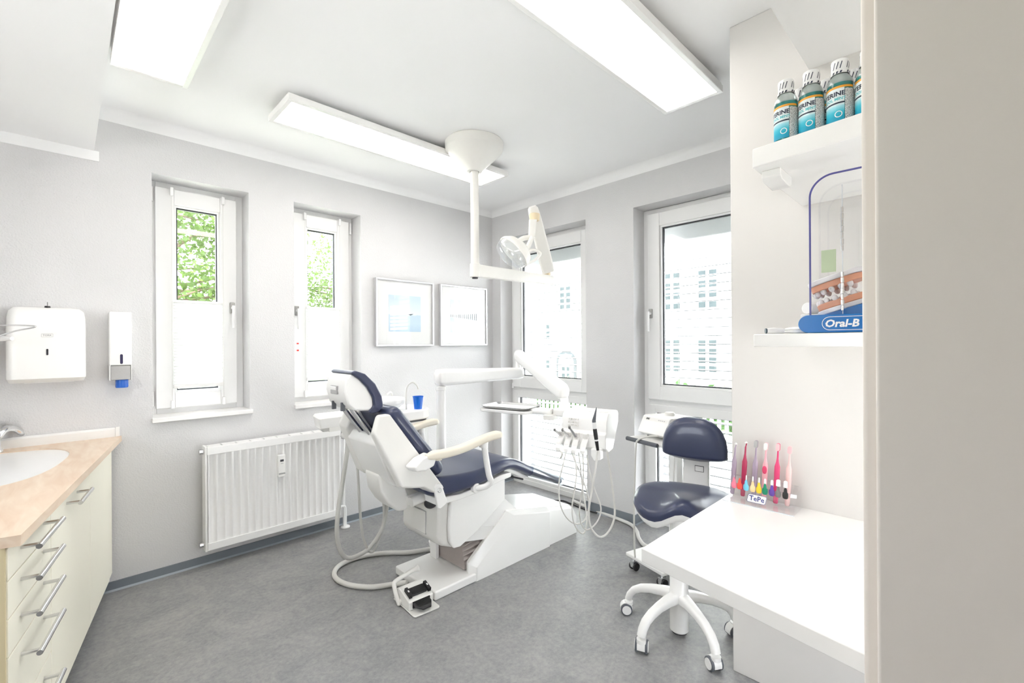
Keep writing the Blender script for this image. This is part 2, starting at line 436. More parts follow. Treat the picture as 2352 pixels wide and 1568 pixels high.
# ---------------------------------------------------------------- windows
def ring_frame(mb, x0, x1, z0, z1, wd, y0, y1):
    wl, wr, wb, wt = wd if isinstance(wd, tuple) else (wd,) * 4
    mb.box((x0, y0, z0), (x0 + wl, y1, z1)); mb.box((x1 - wr, y0, z0), (x1, y1, z1))
    mb.box((x0 + wl, y0, z0), (x1 - wr, y1, z0 + wb)); mb.box((x0 + wl, y0, z1 - wt), (x1 - wr, y1, z1))
def handle(root, M, x, z, flip):
    MB(M).box((x - .015, -.041, z - .036), (x + .015, -.030, z + .036)).build('handle_plate', 'brushed', root, bevel=.004)
    g = MB(M); g.cyl((x, -.040, z), (x, -.075, z), .010, n=14)
    g.loft([[(x + a, -.075 + b, z + .014 - .150 * k) for a, b in rrect(.022 - .004 * k, .016, .006, 3)] for k in (0, .15, .5, .9, 1)])
    g.build('handle', 'upvc', root, smooth=40)
def sash(root, M, x0, x1, z0, z1, wd, y0=-.03, y1=.05, glassname='glass'):
    f = MB(M); ring_frame(f, x0, x1, z0, z1, wd, y0, y1); f.build('sash', 'upvc', root, bevel=.004)
    gx0, gx1, gz0, gz1 = x0 + wd, x1 - wd, z0 + wd, z1 - wd
    b = MB(M); ring_frame(b, gx0 - .001, gx1 + .001, gz0 - .001, gz1 + .001, .013, y0 + .012, y0 + .03); b.build('glazing_bead', 'upvc', root, bevel=.003)
    k = MB(M); ring_frame(k, gx0 + .010, gx1 - .010, gz0 + .010, gz1 - .010, .010, y0 + .031, y0 + .05); k.build('gasket', 'gasket', root)
    MB(M).box((gx0 + .012, y0 + .034, gz0 + .012), (gx1 - .012, y0 + .038, gz1 - .012)).build('glass', 'window_glass', root)

def narrow_window(i, ox0, ox1, hinge_left):
    M = frame((ox0, VA + .16, .95), (1, 0, 0), (0, 1, 0)); W = ox1 - ox0; Hh = 1.45
    r = thing('window_%d' % i, None, None, (ox0 + W / 2, VA + .16, .95), kind='structure')
    f = MB(M); ring_frame(f, 0, W, 0, Hh, (.035, .042, .04, .04), 0, .07); f.build('frame', 'upvc', r, bevel=.003)
    x0, x1 = (.030, W - .043) if hinge_left else (.040, W - .036)
    sash(r, M, x0, x1, .036, Hh - .038, .095)
    hx = x1 - .028 if hinge_left else x0 + .022
    handle(r, M, hx, .68, False)
    kx = .012 if hinge_left else W - .016
    for z in (.10, Hh - .085):
        MB(M).cyl((kx, -.012, z - .045), (kx, -.012, z + .045), .011, n=12).build('hinge', 'upvc', r, smooth=40)
    MB().box((ox0 - .006, VA - .035, .922), (ox1 + .012, VA + .19, .951)).build('window_sill', 'marble', r, bevel=.005)
    # blind brackets
    return r, M, x0, x1
def pleated(r, M, x0, x1, label):
    t = thing('pleated_blind', label, 'blind', tuple(M @ Vector(((x0 + x1) / 2, -.04, .17))))
    a, b = x0 + .085, x1 - .085; y = -.045
    MB(M).box((a, y - .008, .697), (b, y + .008, .715)).build('top_rail', 'upvc', t, bevel=.003)
    MB(M).box((a, y - .010, .158), (b, y + .010, .182)).build('bottom_rail', 'trim_white', t, bevel=.003)
    n = 27; rings = []
    vs = []; fs = []
    for k in range(2 * n + 1):
        z = .182 + (.697 - .182) * k / (2 * n); yy = y + (.009 if k % 2 else -.009)
        vs += [(a + .003, yy, z), (b - .003, yy, z)]
    fs = [(2 * k, 2 * k + 1, 2 * k + 3, 2 * k + 2) for k in range(2 * n)]
    MB(M).add(vs, fs).build('pleated_fabric', 'pleat_fabric', t)
    for x in (a - .004, b + .004):
        for z in (.036 + .02, 1.45 - .038 - .02):
            MB(M).box((x - .009, -.052, z - .024), (x + .009, -.029, z + .028)).build('clip', 'upvc', t, bevel=.004)
        MB(M).cyl((x, -.040, .08), (x, -.040, 1.37), .0012, n=6).build('tension_cord', 'hose_white', t)
    return t
w1 = narrow_window(1, *OP_A[0][:2], True); pleated(*w1, 'white pleated blind pulled up halfway on the window nearer the soap dispenser')
w2 = narrow_window(2, *OP_A[1][:2], False); pleated(*w2, 'white pleated blind pulled up halfway on the window beside the framed pictures')
_M = w2[1]
wr = bpy.data.objects['window_2']
MB(_M).box((.060, -.0315, .432), (.075, -.030, .442)).build('sticker', 'red_mark', wr)
MB(_M).box((.058, -.0315, .385), (.077, -.030, .425)).build('sticker', 'paper', wr)
MB(_M).box((.060, -.0322, .380), (.075, -.0315, .392)).build('sticker', 'red_mark', wr)

def tall_window(i, y0, y1, hinge_left):
    W = y1 - y0
    M = frame((UB + .157, y1, 0), (0, -1, 0), (1, 0, 0))
    r = thing('window_%d' % i, None, None, (UB + .157, (y0 + y1) / 2, 0), kind='structure')
    f = MB(M); ring_frame(f, 0, W, 0, 2.40, (.04, .04, .02, .04), 0, .07)
    f.box((.04, 0, .895), (W - .04, .07, .975)); f.build('frame', 'upvc', r, bevel=.003)
    sash(r, M, .044, W - .044, .948, 2.36, .10)
    # fixed lower light
    l = MB(M); ring_frame(l, .035, W - .035, .015, .905, .06, -.012, .05); l.build('fixed_frame', 'upvc', r, bevel=.003)
    k = MB(M); ring_frame(k, .092, W - .092, .072, .848, .010, .018, .04); k.build('gasket', 'gasket', r)
    MB(M).box((.094, .022, .074), (W - .094, .026, .846)).build('glass', 'window_glass', r)
    MB(M).box((.03, -.018, .0), (W - .03, 0, .045)).build('bottom_rail', 'upvc', r, bevel=.003)
    if hinge_left:
        MB(M).cyl((.022, -.014, .93), (.022, -.014, .985), .012, n=12).build('hinge', 'upvc', r, smooth=40)
        MB(M).cyl((.022, -.014, 2.28), (.022, -.014, 2.36), .012, n=12).build('hinge', 'upvc', r, smooth=40)
    else:
        handle(r, M, .072, 1.60, False)
        MB(M).cyl((W - .022, -.014, .93), (W - .022, -.014, .985), .012, n=12).build('hinge', 'upvc', r, smooth=40)
    return M, W
def venetian(M, W, label):
    t = thing('venetian_blind', label, 'blind', tuple(M @ Vector((W / 2, .26, .02))), group='outside venetian blinds')
    MB(M).box((.02, .19, 2.17), (W - .02, .33, 2.40)).build('shutter_box', 'slat_paint', t, bevel=.01)
    n = 32; me = None
    pr = [(-.036, -.003), (-.030, .0), (0, .006), (.030, .001), (.036, .004), (.030, .003), (0, .0085), (-.030, .002)]
    for k in range(n):
        z = .05 + k * (2.15 - .05) / n
        c = M @ Vector((W / 2, .26, z))
        if me is None:
            o = MB(frame((0, 0, 0), M.col[0].xyz, M.col[1].xyz)).prism([(a, b) for a, b in pr], 'x', -W / 2 + .03, W / 2 - .03).build('slat', 'slat_alu', None)
            me = o.data
        else:
            o = bpy.data.objects.new('slat', me); COL.objects.link(o)
        o.location = c; o.parent = t; o.matrix_parent_inverse = ROOTM[t.name].inverted()
    for x in (.17, W - .17):
        MB(M).cyl((x, .222, .05), (x, .222, 2.17), .0016, n=6).build('ladder_cord', 'print_grey', t)
        MB(M).cyl((x, .298, .05), (x, .298, 2.17), .0016, n=6).build('ladder_cord', 'print_grey', t)
    for x in (.015, W - .03):
        MB(M).box((x, .235, 0), (x + .015, .285, 2.2)).build('guide_rail', 'slat_paint', t)
    return t
t3 = tall_window(3, *OP_B[0][:2], True); venetian(*t3, 'white slatted outside blind of the tall window behind the dental chair')
t4 = tall_window(4, *OP_B[1][:2], False); venetian(*t4, 'white slatted outside blind of the tall window behind the stool')

# unseen window added behind the camera to let in fill light
M5 = frame((1.70, -1.06, .10), (-1, 0, 0), (0, -1, 0)); r5 = thing('window_5', None, None, (1.36, -1.06, .10), kind='structure')
g = MB(M5); ring_frame(g, 0, .65, 0, 1.3, .06, 0, .06); g.build('frame', 'upvc', r5, bevel=.003)
MB(M5).box((.07, .03, .07), (.59, .034, 1.24)).build('glass', 'window_glass', r5)

M6 = frame((-1.36, 1.05, 1.0), (0, 1, 0), (-1, 0, 0)); r6 = thing('window_6', None, None, (-1.36, 1.4, 1.0), kind='structure')  # added out of view in the left wall, brightens the camera side
g = MB(M6); ring_frame(g, 0, .73, 0, 1.0, .06, 0, .06); g.build('frame', 'upvc', r6, bevel=.003)
MB(M6).box((.06, .03, .06), (.67, .034, .94)).build('glass', 'window_glass', r6)

# ---------------------------------------------------------------- outdoors
struct(MB().box((-30, VA + TH + .02, -.32), (40, 40, -.30)).build('ground', 'lawn'))
struct(MB().box((-30, -30, -.32), (UB + TH + .02, -1.25, -.30)).build('ground_yard', 'pavement'))
struct(MB().box((-30, -1.25, -.32), (-1.5, VA + TH + .02, -.30)).build('ground_side', 'pavement'))
struct(MB().box((UB + TH + .02, -30, -.32), (40, VA + TH + .02, -.30)).build('ground_street', 'pavement'))

def foliage(name, parent, m, blobs, n, size, seed):
    rd = random.Random(seed); vs = []; fs = []
    for _ in range(n):
        c, r = rd.choice(blobs)
        d = Vector((rd.gauss(0, 1), rd.gauss(0, 1), rd.gauss(0, 1))).normalized() * rd.random() ** .4
        p = Vector((c[0] + d.x * r[0], c[1] + d.y * r[1], c[2] + d.z * r[2]))
        a = Vector((rd.gauss(0, 1), rd.gauss(0, 1), rd.gauss(0, .6))).normalized(); b = a.orthogonal().normalized()
        b = (b * math.cos(rd.random() * 6) + a.cross(b) * math.sin(rd.random() * 6)).normalized()
        s = size * rd.uniform(.6, 1.3); o = len(vs)
        vs += [p - a * s, p + b * s * .55, p + a * s, p - b * s * .55]; fs.append((o, o + 1, o + 2, o + 3))
    mb = MB(); mb.add(vs, fs); o = mb.build(name, m, parent, fix=False); o['kind'] = 'stuff'; return o
def tree(label, loc, h, blobs, n, size, m, seed):
    t = thing('tree', label, 'tree', loc, group='trees in the garden'); x, y, z = loc
    rd = random.Random(seed)
    tr = MB(); tr.tube(smoothpts([(x, y, z), (x + .05, y, z + h * .35), (x - .06, y + .05, z + h * .7), (x + .02, y, z + h)], 5), [.14 - .11 * k / 15 for k in range(16)], 10)
    tr.build('trunk', 'bark', t, smooth=60)
    br = MB()
    for c, r in blobs[::2]:
        br.tube(smoothpts([(x, y, z + h * rd.uniform(.35, .7)), ((x + c[0]) / 2, (y + c[1]) / 2, c[2] - r[2] * .3), c], 5), [.05 - .004 * k for k in range(11)], 6)
    br.build('branches', 'bark', t, smooth=60)
    foliage('crown', t, m, blobs, n, size, seed); return t
def blobset(cx, cy, z0, z1, rx, ry, n, seed):
    rd = random.Random(seed); out = []
    for _ in range(n):
        out.append(((cx + rd.uniform(-rx, rx), cy + rd.uniform(-ry, ry), rd.uniform(z0, z1)), (rd.uniform(.35, .7),) * 3))
    return out
tree('leafy green tree outside the window nearer the soap dispenser', (.4, 8.4, -.3), 4.2, blobset(1.25, 8.2, .4, 4.6, .85, .6, 34, 3), 9500, .042, 'leaf', 3)
tree('paler leafy tree seen through the window beside the framed pictures', (4.7, 9.0, -.3), 4.0, blobset(3.75, 8.9, .3, 4.4, .75, .6, 36, 5), 10500, .040, 'leaf_pale', 5)
hd = thing('hedge', 'low clipped green hedge under the trees outside the narrow windows', 'hedge', (2.6, 6.6, -.3))
foliage('hedge_leaves', hd, 'hedge_leaf', [((x * .5 - .5, 6.6, .45), (.4, .3, .5)) for x in range(14)], 9000, .05, 9)
MB().box((-.7, 6.4, -.3), (6.2, 6.8, .62)).build('hedge_core', 'hedge_leaf', hd)

# street side: fence with hedge, white house opposite
fe = thing('street_fence', 'pale vertical bar fence in front of the green street hedge', 'fence', (7.0, 3, -.3))
MB().box((6.97, -3.0, .66), (7.03, 9.5, .70)).build('top_rail', 'fence_paint', fe)
MB().box((6.97, -3.0, .24), (7.03, 9.5, .28)).build('middle_rail', 'fence_paint', fe)
MB().box((6.90, -3.0, -.3), (7.10, 9.5, -.02)).build('plinth', 'concrete_white', fe)
bar = None
for k in range(112):
    y = -2.9 + k * .11
    if bar is None: o = MB().box((-.011, -.024, -.35), (.011, .024, .35)).build('bar', 'fence_paint', None); bar = o.data
    else: o = bpy.data.objects.new('bar', bar); COL.objects.link(o)
    o.location = (7.0, y, .33); o.parent = fe; o.matrix_parent_inverse = ROOTM[fe.name].inverted()
sh = thing('hedge', 'dark green hedge growing behind the pale bar fence', 'hedge', (7.6, 3, -.3))
foliage('hedge_leaves', sh, 'hedge_leaf', [((7.6, y * .5 - 3, .20), (.3, .45, .50)) for y in range(25)], 12000, .07, 11)
MB().box((7.4, -3, -.3), (7.8, 9.5, .45)).build('hedge_core', 'hedge_leaf', sh)

UH = 15.0
ho = thing('townhouse', 'white rendered house across the street with barred pane windows and an arched doorway', 'building', (UH, 5, -.3))
MB().box((UH, -14, -.3), (UH + 5, 30, 13)).build('facade', 'facade', ho)
MB().box((UH - .12, -14, 5.35), (UH + .02, 30, 5.6)).build('cornice', 'facade', ho, bevel=.02)
def house_window(c0, c1, ncol, nrow):
    (y1, zt), (y0, zb) = c0, c1
    f = MB().box((UH - .05, y0 - .12, zb - .12), (UH, y1 + .12, zt + .12)).build('window_surround', 'facade', ho, bevel=.01)
    for a in range(ncol):
        for b in range(nrow):
            w_, h_ = (y1 - y0) / ncol, (zt - zb) / nrow; g = .16
            MB().box((UH - .058, y0 + w_ * (a + g), zb + h_ * (b + g)), (UH - .05, y0 + w_ * (a + 1 - g), zb + h_ * (b + 1 - g))).build('pane', 'facade_pane', f)
house_window((6.489, 3.786), (5.791, 2.46), 2, 4)
house_window((7.693, 3.808), (7.021, 2.472), 2, 4)
house_window((6.503, 1.49), (5.803, 0.364), 2, 4)
house_window((7.707, 1.503), (7.033, 0.34), 2, 4)
house_window((12.389, 3.77), (11.744, 2.773), 2, 4)
house_window((13.162, 2.189), (12.892, 1.521), 1, 3)
house_window((13.174, 0.668), (12.903, 0.053), 1, 3)
# arched doorway
(ya, za), (yb, zb) = (12.434, 0.925), (11.629, -0.215)
ym, rw = (ya + yb) / 2, abs(ya - yb) / 2
arc = [(ym + rw * math.cos(PI * k / 12), za - rw + rw * math.sin(PI * k / 12)) for k in range(13)] + [(ym - rw, zb), (ym + rw, zb)]
MB().prism([(ym + (y - ym) * 1.28, z + (.12 if z > zb + .1 else 0)) for y, z in arc], 'x', UH - .06, UH).build('door_surround', 'arch_stone', ho)
dr = MB().prism(arc, 'x', UH - .075, UH - .06).build('street_door', 'facade', ho)
for z0, z1 in ((za - rw * .25, za - rw * .02), (za - rw * .95, za - rw * .75)):
    MB().box((UH - .085, ym - rw * .9, z0), (UH - .075, ym + rw * .9, z1)).build('door_bar', 'facade_blue', dr)
for s in (-1, 1):
    for z0, z1 in ((zb + .15, zb + (za - zb) * .28), (zb + (za - zb) * .34, zb + (za - zb) * .52)):
        MB().box((UH - .085, min(ym + s * rw * .1, ym + s * rw * .5), z0), (UH - .075, max(ym + s * rw * .1, ym + s * rw * .5), z1)).build('door_panel', 'facade_pane', dr)

# ================================================================ ceiling lights
def ceiling_light(x0, x1, y0, y1, label):
    t = thing('ceiling_light', label, 'ceiling light', ((x0 + x1) / 2, (y0 + y1) / 2, 2.63), group='flat ceiling lights')
    f = MB(); z0, z1, wd = 2.632, 2.668, .022
    f.box((x0, y0, z0), (x0 + wd, y1, z1)); f.box((x1 - wd, y0, z0), (x1, y1, z1)); f.box((x0 + wd, y0, z0), (x1 - wd, y0 + wd, z1)); f.box((x0 + wd, y1 - wd, z0), (x1 - wd, y1, z1))
    f.build('frame', 'lacquer', t, bevel=.002)
    MB().box((x0 + wd, y0 + wd, z0 + .012), (x1 - wd, y1 - wd, z1)).build('backing', 'lacquer', t)
    MB().box((x0 + wd, y0 + wd, z0 + .003), (x1 - wd, y1 - wd, z0 + .010)).build('diffuser', 'lamp_diffuser', t)
    for x in (x0 + (x1 - x0) * .25, x0 + (x1 - x0) * .75):
        MB().box((x - .06, y0 + .07, z1), (x + .06, y1 - .07, ZC)).build('mounting_bracket', 'lacquer', t)
    return t
ceiling_light(.815, 2.375, 2.45, 2.775, 'lit long ceiling panel above the chair, crossed by the lamp pole cone')
ceiling_light(.80, 2.36, .885, 1.195, 'lit long ceiling panel at the upper right near the partition')
ceiling_light(.145, .43, 1.15, 2.70, 'lit ceiling panel beside the boxed soffit at the upper left')

# ================================================================ sink counter on the left
FA, FB = Vector((.218, VA, 0)), Vector((-.09, 1.82, 0))       # front edge of the worktop
cd = (FA - FB).normalized(); cn = Vector((cd.y, -cd.x, 0))    # along, outward
CL = (FA - FB).length
CM = frame(FB, cd, -cn)           # local x along the front towards the window wall, y into the counter
ZT = .867
wt = thing('worktop', 'beech laminate worktop with a white inset basin, above the cream cabinets', 'worktop', tuple(FB + Vector((0, 0, ZT))))
# outline with the basin cut out
sink_c, sink_r = (1.02, .345), (.40, .225)
bm = bmesh.new(); CORN = [(0, 0), (CL + .03, 0), (CL - .09, .62), (.04, .62)]
def loop(pts): 
    vs = [bm.verts.new((*p, 0)) for p in pts]
    return [bm.edges.new((vs[i], vs[(i + 1) % len(vs)])) for i in range(len(vs))]
def sup(c, r, n=40, e=2.6):
    return [(c[0] + r[0] * abs(math.cos(t)) ** (2 / e) * (1 if math.cos(t) >= 0 else -1), c[1] + r[1] * abs(math.sin(t)) ** (2 / e) * (1 if math.sin(t) >= 0 else -1)) for t in [2 * PI * k / n for k in range(n)]]
hole = sup(sink_c, sink_r)
ed = loop(CORN) + loop(hole); bmesh.ops.triangle_fill(bm, use_beauty=True, edges=ed)
r_ = bmesh.ops.extrude_face_region(bm, geom=bm.faces[:]); 
for v in [g for g in r_['geom'] if isinstance(g, bmesh.types.BMVert)]: v.co.z -= .03
bmesh.ops.recalc_face_normals(bm, faces=bm.faces)
for v in bm.verts: v.co = CM @ Vector((v.co.x, v.co.y, v.co.z + ZT))
for v in bm.verts:
    if v.co.y > VA - .004: v.co.y = VA - .004
me = bpy.data.meshes.new('top'); bm.to_mesh(me); bm.free(); place('top', me, 'beech_laminate', wt)
# basin: rim just below the top, bowl beneath
rings = []
for k, z in ((1.0, -.004), (.97, -.02), (.93, -.07), (.85, -.12), (.6, -.145), (.2, -.15), (.05, -.15)):
    rings.append([(*p, ZT + z) for p in sup(sink_c, (sink_r[0] * k + .0, sink_r[1] * k), 40)])
MB(CM).loft(rings, cap=True).build('basin', 'ceramic', wt, smooth=50, fix=False)
MB(CM).lathe([(.0, .006), (.022, .006), (.026, 0)], (sink_c[0], sink_c[1], ZT - .15), 20).build('drain', 'chrome', wt, smooth=40)
up = thing('upstand', 'white upstand strip along the wall behind the worktop', 'upstand', (-.2, VA, ZT))
MB().prism([(VA - .003, ZT), (VA - .018, ZT), (VA - .018, ZT + .042), (VA - .010, ZT + .052), (VA - .003, ZT + .052)], 'x', -1.0, .195).build('strip', 'trim_white', up)
MB().box((.195, VA - .022, ZT), (.214, VA - .002, ZT + .056)).build('end_cap', 'trim_white', up, bevel=.003)

# tap
def tap():
    p = (-0.25, 3.306, 0.867); t = thing('mixer_tap', 'chrome mixer tap with curved spout over the white basin', 'tap', tuple(p)); 
    x, y, z = p
    MB().lathe([(.0, .0), (.03, 0), (.03, .012), (.024, .02), (.022, .085), (.020, .10), (0, .10)], (x, y, z), 24).build('body', 'chrome', t, smooth=50)
    q = Vector((-0.15, 3.436, 0.911)); a = Vector((x, y, z + .06)); d = q - a
    pts = smoothpts([a, a + d * .3 + Vector((0, 0, .045)), a + d * .65 + Vector((0, 0, .045)), q], 6)
    MB().tube(pts, [.020 - .008 * k / (len(pts) - 1) for k in range(len(pts))], 14).build('spout', 'chrome', t, smooth=60)
    MB().cyl(q + Vector((0, 0, .003)), q - Vector((0, 0, .016)), .009, n=12).build('aerator', 'chrome', t, smooth=40)
    b = Vector((x, y, z + .115)); e = Vector((-0.21, 3.468, 0.96))
    MB().tube(smoothpts([b, b + (e - b) * .4 + Vector((0, 0, .03)), e], 6), [.016, .015, .014, .013, .012, .011, .010, .009, .008, .007, .006, .006, .005], 12).build('lever', 'chrome', t, smooth=60)
    MB().ell((x, y, z + .105), (.024, .024, .018), 18, 10).build('lever_cap', 'chrome', t, smooth=60)
tap()

# cabinets under the worktop: front faces lie .025 m behind the worktop edge
FY = .028; ZB, ZTOP = .115, ZT - .031
def bar_handle(root, x0, x1, z, parent):
    g = MB(CM); g.cyl((x0 - .022, FY - .043, z), (x1 + .022, FY - .043, z), .0075, n=14)
    for x in (x0, x1): g.cyl((x, FY - .043, z), (x, FY - .0, z), .0055, n=12)
    g.build('handle', 'steel', parent, smooth=40)
dx0, dx1 = .012, .408
du = thing('drawer_unit', 'cream drawer unit with five bar handles, nearest the camera', 'cabinet', tuple(CM @ Vector(((dx0 + dx1) / 2, .3, 0))))
MB(CM).box((dx0, FY + .02, ZB), (dx1, .58, ZTOP)).build('carcass', 'cabinet', du)
MB(CM).box((dx0 - .006, FY + .004, ZB), (dx0, .60, ZTOP)).build('end_panel', 'cabinet_edge', du)
MB(CM).box((dx0 + .01, .08, 0), (dx1, .56, ZB)).build('plinth', 'baseboard', du)
zs = [ZTOP - .002, .742, .638, .535, .335, ZB]
for k in range(5):
    d = MB(CM).box((dx0, FY, zs[k + 1] + .002), (dx1 - .002, FY + .019, zs[k] - .002)).build('drawer', 'cabinet', du, bevel=.0015)
    bar_handle(du, dx0 + .10, dx1 - .085, zs[k] - (.035 if k < 3 else .045), d)
kx0, kx1 = .410, CL - .15
cu = thing('sink_cabinet', 'cream sink cabinet with one tall door and a short bar handle', 'cabinet', tuple(CM @ Vector(((kx0 + kx1) / 2, .3, 0))))
MB(CM).box((kx0, FY + .02, ZB), (kx1, .575, ZT - .19)).build('carcass', 'cabinet', cu)
MB(CM).box((kx0, .08, 0), (kx1, .56, ZB)).build('plinth', 'baseboard', cu)
d = MB(CM).box((kx0 + .001, FY, ZB + .002), (kx0 + .60, FY + .019, ZTOP - .004)).build('door', 'cabinet', cu, bevel=.0015)
bar_handle(cu, kx0 + .20, kx0 + .36, ZTOP - .055, d)
d = MB(CM).box((kx0 + .604, FY, ZB + .002), (kx1 - .002, FY + .019, ZTOP - .004)).build('door', 'cabinet', cu, bevel=.0015)
fl = MB(CM).box((kx1 + .002, FY + .004, ZB), (CL - .045, FY + .022, ZTOP)).build('filler_strip', 'cabinet', None, bevel=.001)
tag(fl, 'narrow cream filler strip between the sink cabinet and the window wall', 'panel')

# ================================================================ things on the window wall
# paper towel dispenser: rounded trapezoid cover, grey base, key on top, level slot
td = thing('towel_dispenser', 'white paper towel dispenser with a key on top, on the wall above the basin', 'dispenser', (-.07, VA - .06, 1.20))
def cover_ring(w, z, yb, yf, r, cx=-.068, n=6):
    pts = [(cx - w / 2, yb)]
    for a0, c in ((PI, (cx - w / 2 + r, yf + r)), (1.5 * PI, (cx + w / 2 - r, yf + r))):
        for i in range(n + 1):
            t = a0 + PI / 2 * i / n; pts.append((c[0] + r * math.cos(t), c[1] + r * math.sin(t)))
    pts.append((cx + w / 2, yb)); return [(x, y, z) for x, y in pts]
yb = VA - .002
MB().loft([cover_ring(.286, 1.216, yb, yb - .130, .035), cover_ring(.286, 1.46, yb, yb - .128, .035), cover_ring(.284, 1.52, yb, yb - .118, .035), cover_ring(.276, 1.555, yb, yb - .100, .035), cover_ring(.25, 1.574, yb, yb - .075, .03), cover_ring(.20, 1.58, yb, yb - .05, .02)]).build('cover', 'lacquer', td, smooth=35)
MB().loft([cover_ring(.27, 1.196, yb, yb - .10, .02), cover_ring(.282, 1.216, yb, yb - .124, .03)]).build('base', 'unit_grey', td, smooth=40)
MB().box((-.15, yb - .095, 1.193), (.03, yb - .05, 1.197)).build('towel', 'paper', td)
MB().prism(rrect(.008, .032, .004, 4), 'y', -.1305, -.128, Matrix.Translation((-.068, yb, 1.349))).build('level_slot', 'dark_window', td)
MB().lathe([(0, .012), (.010, .012), (.013, 0)], (-.068, yb - .06, 1.573), 16).build('lock', 'black', td, smooth=40)
MB().box((-.0695, yb - .061, 1.585), (-.0665, yb - .057, 1.605)).build('key', 'steel', td)
vs, fs = TX['brand_towel']
MB(frame((-.068, yb - .1292, 1.433), (1, 0, 0), (0, 0, 1), (0, -1, 0))).add(vs, fs).build('lettering', 'print_grey', td)
lg = MB(frame((-.068, yb - .129, 1.433), (1, 0, 0), (0, 0, 1), (0, -1, 0)))
o_ = rrect(.042, .018, .003, 3); i_ = rrect(.040, .016, .002, 3); n_ = len(o_)
lg.add([(*p, 0) for p in o_] + [(*p, 0) for p in i_], [(k, (k + 1) % n_, n_ + (k + 1) % n_, n_ + k) for k in range(n_)]); lg.build('logo_outline', 'print_grey', td)

sd = thing('soap_dispenser', 'slim white soap dispenser with steel plate and blue bottle neck', 'dispenser', (.215, VA - .05, 1.15))
MB().box((.168, VA - .105, 1.27), (.262, VA - .002, 1.566)).build('housing', 'lacquer', sd, bevel=.006)
for x in (.168, .258): MB().box((x, VA - .105, 1.188), (x + .004, VA - .002, 1.272)).build('side_plate', 'lacquer', sd)
MB().box((.168, VA - .02, 1.188), (.262, VA - .002, 1.272)).build('back_plate', 'lacquer', sd)
MB().box((.173, VA - .100, 1.190), (.257, VA - .085, 1.268)).build('push_plate', 'brushed', sd, bevel=.002)
MB().prism(rrect(.012, .054, .006, 5), 'y', -.1065, -.104, Matrix.Translation((.218, VA, 1.305))).build('level_window', 'level_window', sd)
MB().lathe([(0, 0), (.026, 0), (.028, .006), (.028, .06), (.020, .07), (0, .07)], (.222, VA - .065, 1.145), 20).build('bottle_neck', 'blue_cap', sd, smooth=40)

# dispenser with wire lever, cut by the left edge of the photo
ld = thing('lever_dispenser', 'grey wire elbow lever and white spout at the left edge, by the towel dispenser', 'dispenser', (-0.255, 3.119, 1.39))
A_, B_ = Vector((-0.106, 2.932, 1.467)), Vector((-0.288, 3.362, 1.47))
C_ = Vector((-0.278, 3.24, 1.4))
MB().tube(smoothpts([B_, (A_ + B_) / 2 + Vector((0, 0, .008)), A_ + Vector((0, 0, .002)), A_ - Vector((0, 0, .006)), (A_ * .6 + C_ * .4) + Vector((0, 0, .004)), C_], 6), .0035, 8).build('wire_lever', 'steel', ld, smooth=60)
a, b = Vector((-0.275, 3.21, 1.416)), Vector((-0.178, 3.114, 1.415)); d = (b - a)
MB().tube([a, a + d * .7, b], [.014, .013, .009], 12).build('spout', 'lacquer', ld, smooth=50)
MB().box(tuple(a + Vector((-.12, -.05, -.12))), tuple(a + Vector((0, .06, .14)))).build('housing', 'lacquer', ld, bevel=.01)

# ================================================================ radiator
ra = thing('radiator', 'white ribbed panel radiator with a heat meter, below the narrow windows', 'radiator', (1.02, VA - .09, .12))
X0, X1, Z0, Z1, YF, YR = .600, 1.445, .118, .758, VA - .125, VA - .045
n = 19; pw = (X1 - X0 - .03) / n; prof = []
for k in range(n):
    x = X0 + .015 + k * pw
    prof += [(x, 0), (x + pw * .16, 0), (x + pw * .30, .011), (x + pw * .86, .011), (x + pw, 0)]
vs = []; zz = [(Z0 + .008, 0), (Z0 + .05, 0), (Z0 + .062, 1), (Z1 - .062, 1), (Z1 - .05, 0), (Z1 - .004, 0)]
for z, k in zz: vs += [(x, YF + d * k, z) for x, d in prof]
L = len(prof); MB().add(vs, [(r * L + i, r * L + i + 1, (r + 1) * L + i + 1, (r + 1) * L + i) for r in range(len(zz) - 1) for i in range(L - 1)]).build('front_panel', 'radiator', ra, smooth=50)
MB().box((X0 + .012, YF - .003, Z1 - .050), (X1 - .012, YF + .002, Z1 - .004)).build('top_band', 'radiator', ra, bevel=.002)
MB().box((X0 + .012, YF - .003, Z0 + .006), (X1 - .012, YF + .002, Z0 + .05)).build('bottom_band', 'radiator', ra, bevel=.002)
MB().box((X0 + .012, YF + .012, Z0), (X1 - .012, YR, Z1 - .02)).build('core', 'radiator', ra)
for x in (X0, X1 - .014): MB().box((x, YF + .001, Z0), (x + .014, YR + .005, Z1)).build('side_cover', 'radiator', ra, bevel=.004)
g = MB()
for k in range(10):
    xa = X0 + .02 + k * (X1 - X0 - .04) / 10; xb = X0 + .02 + (k + 1) * (X1 - X0 - .04) / 10 - .010
    g.box((xa, YF + .010, Z1 - .012), (xb, YR, Z1 - .004))
g.box((X0 + .012, YF, Z1 - .012), (X1 - .012, YF + .012, Z1 - .003)); g.box((X0 + .012, YR - .006, Z1 - .012), (X1 - .012, YR + .004, Z1 - .003)); g.build('top_grille', 'radiator', ra)
for z in (Z0 + .035, Z1 - .035):
    MB().cyl((X0 - .022, VA - .08, z), (X0, VA - .08, z), .016, n=12).build('plug', 'steel', ra, smooth=40)
MB().box((X0 + .1, YR, .3), (X0 + .14, VA - .001, .5)).build('wall_bracket', 'radiator', ra)
MB().box((X1 - .14, YR, .3), (X1 - .1, VA - .001, .5)).build('wall_bracket', 'radiator', ra)
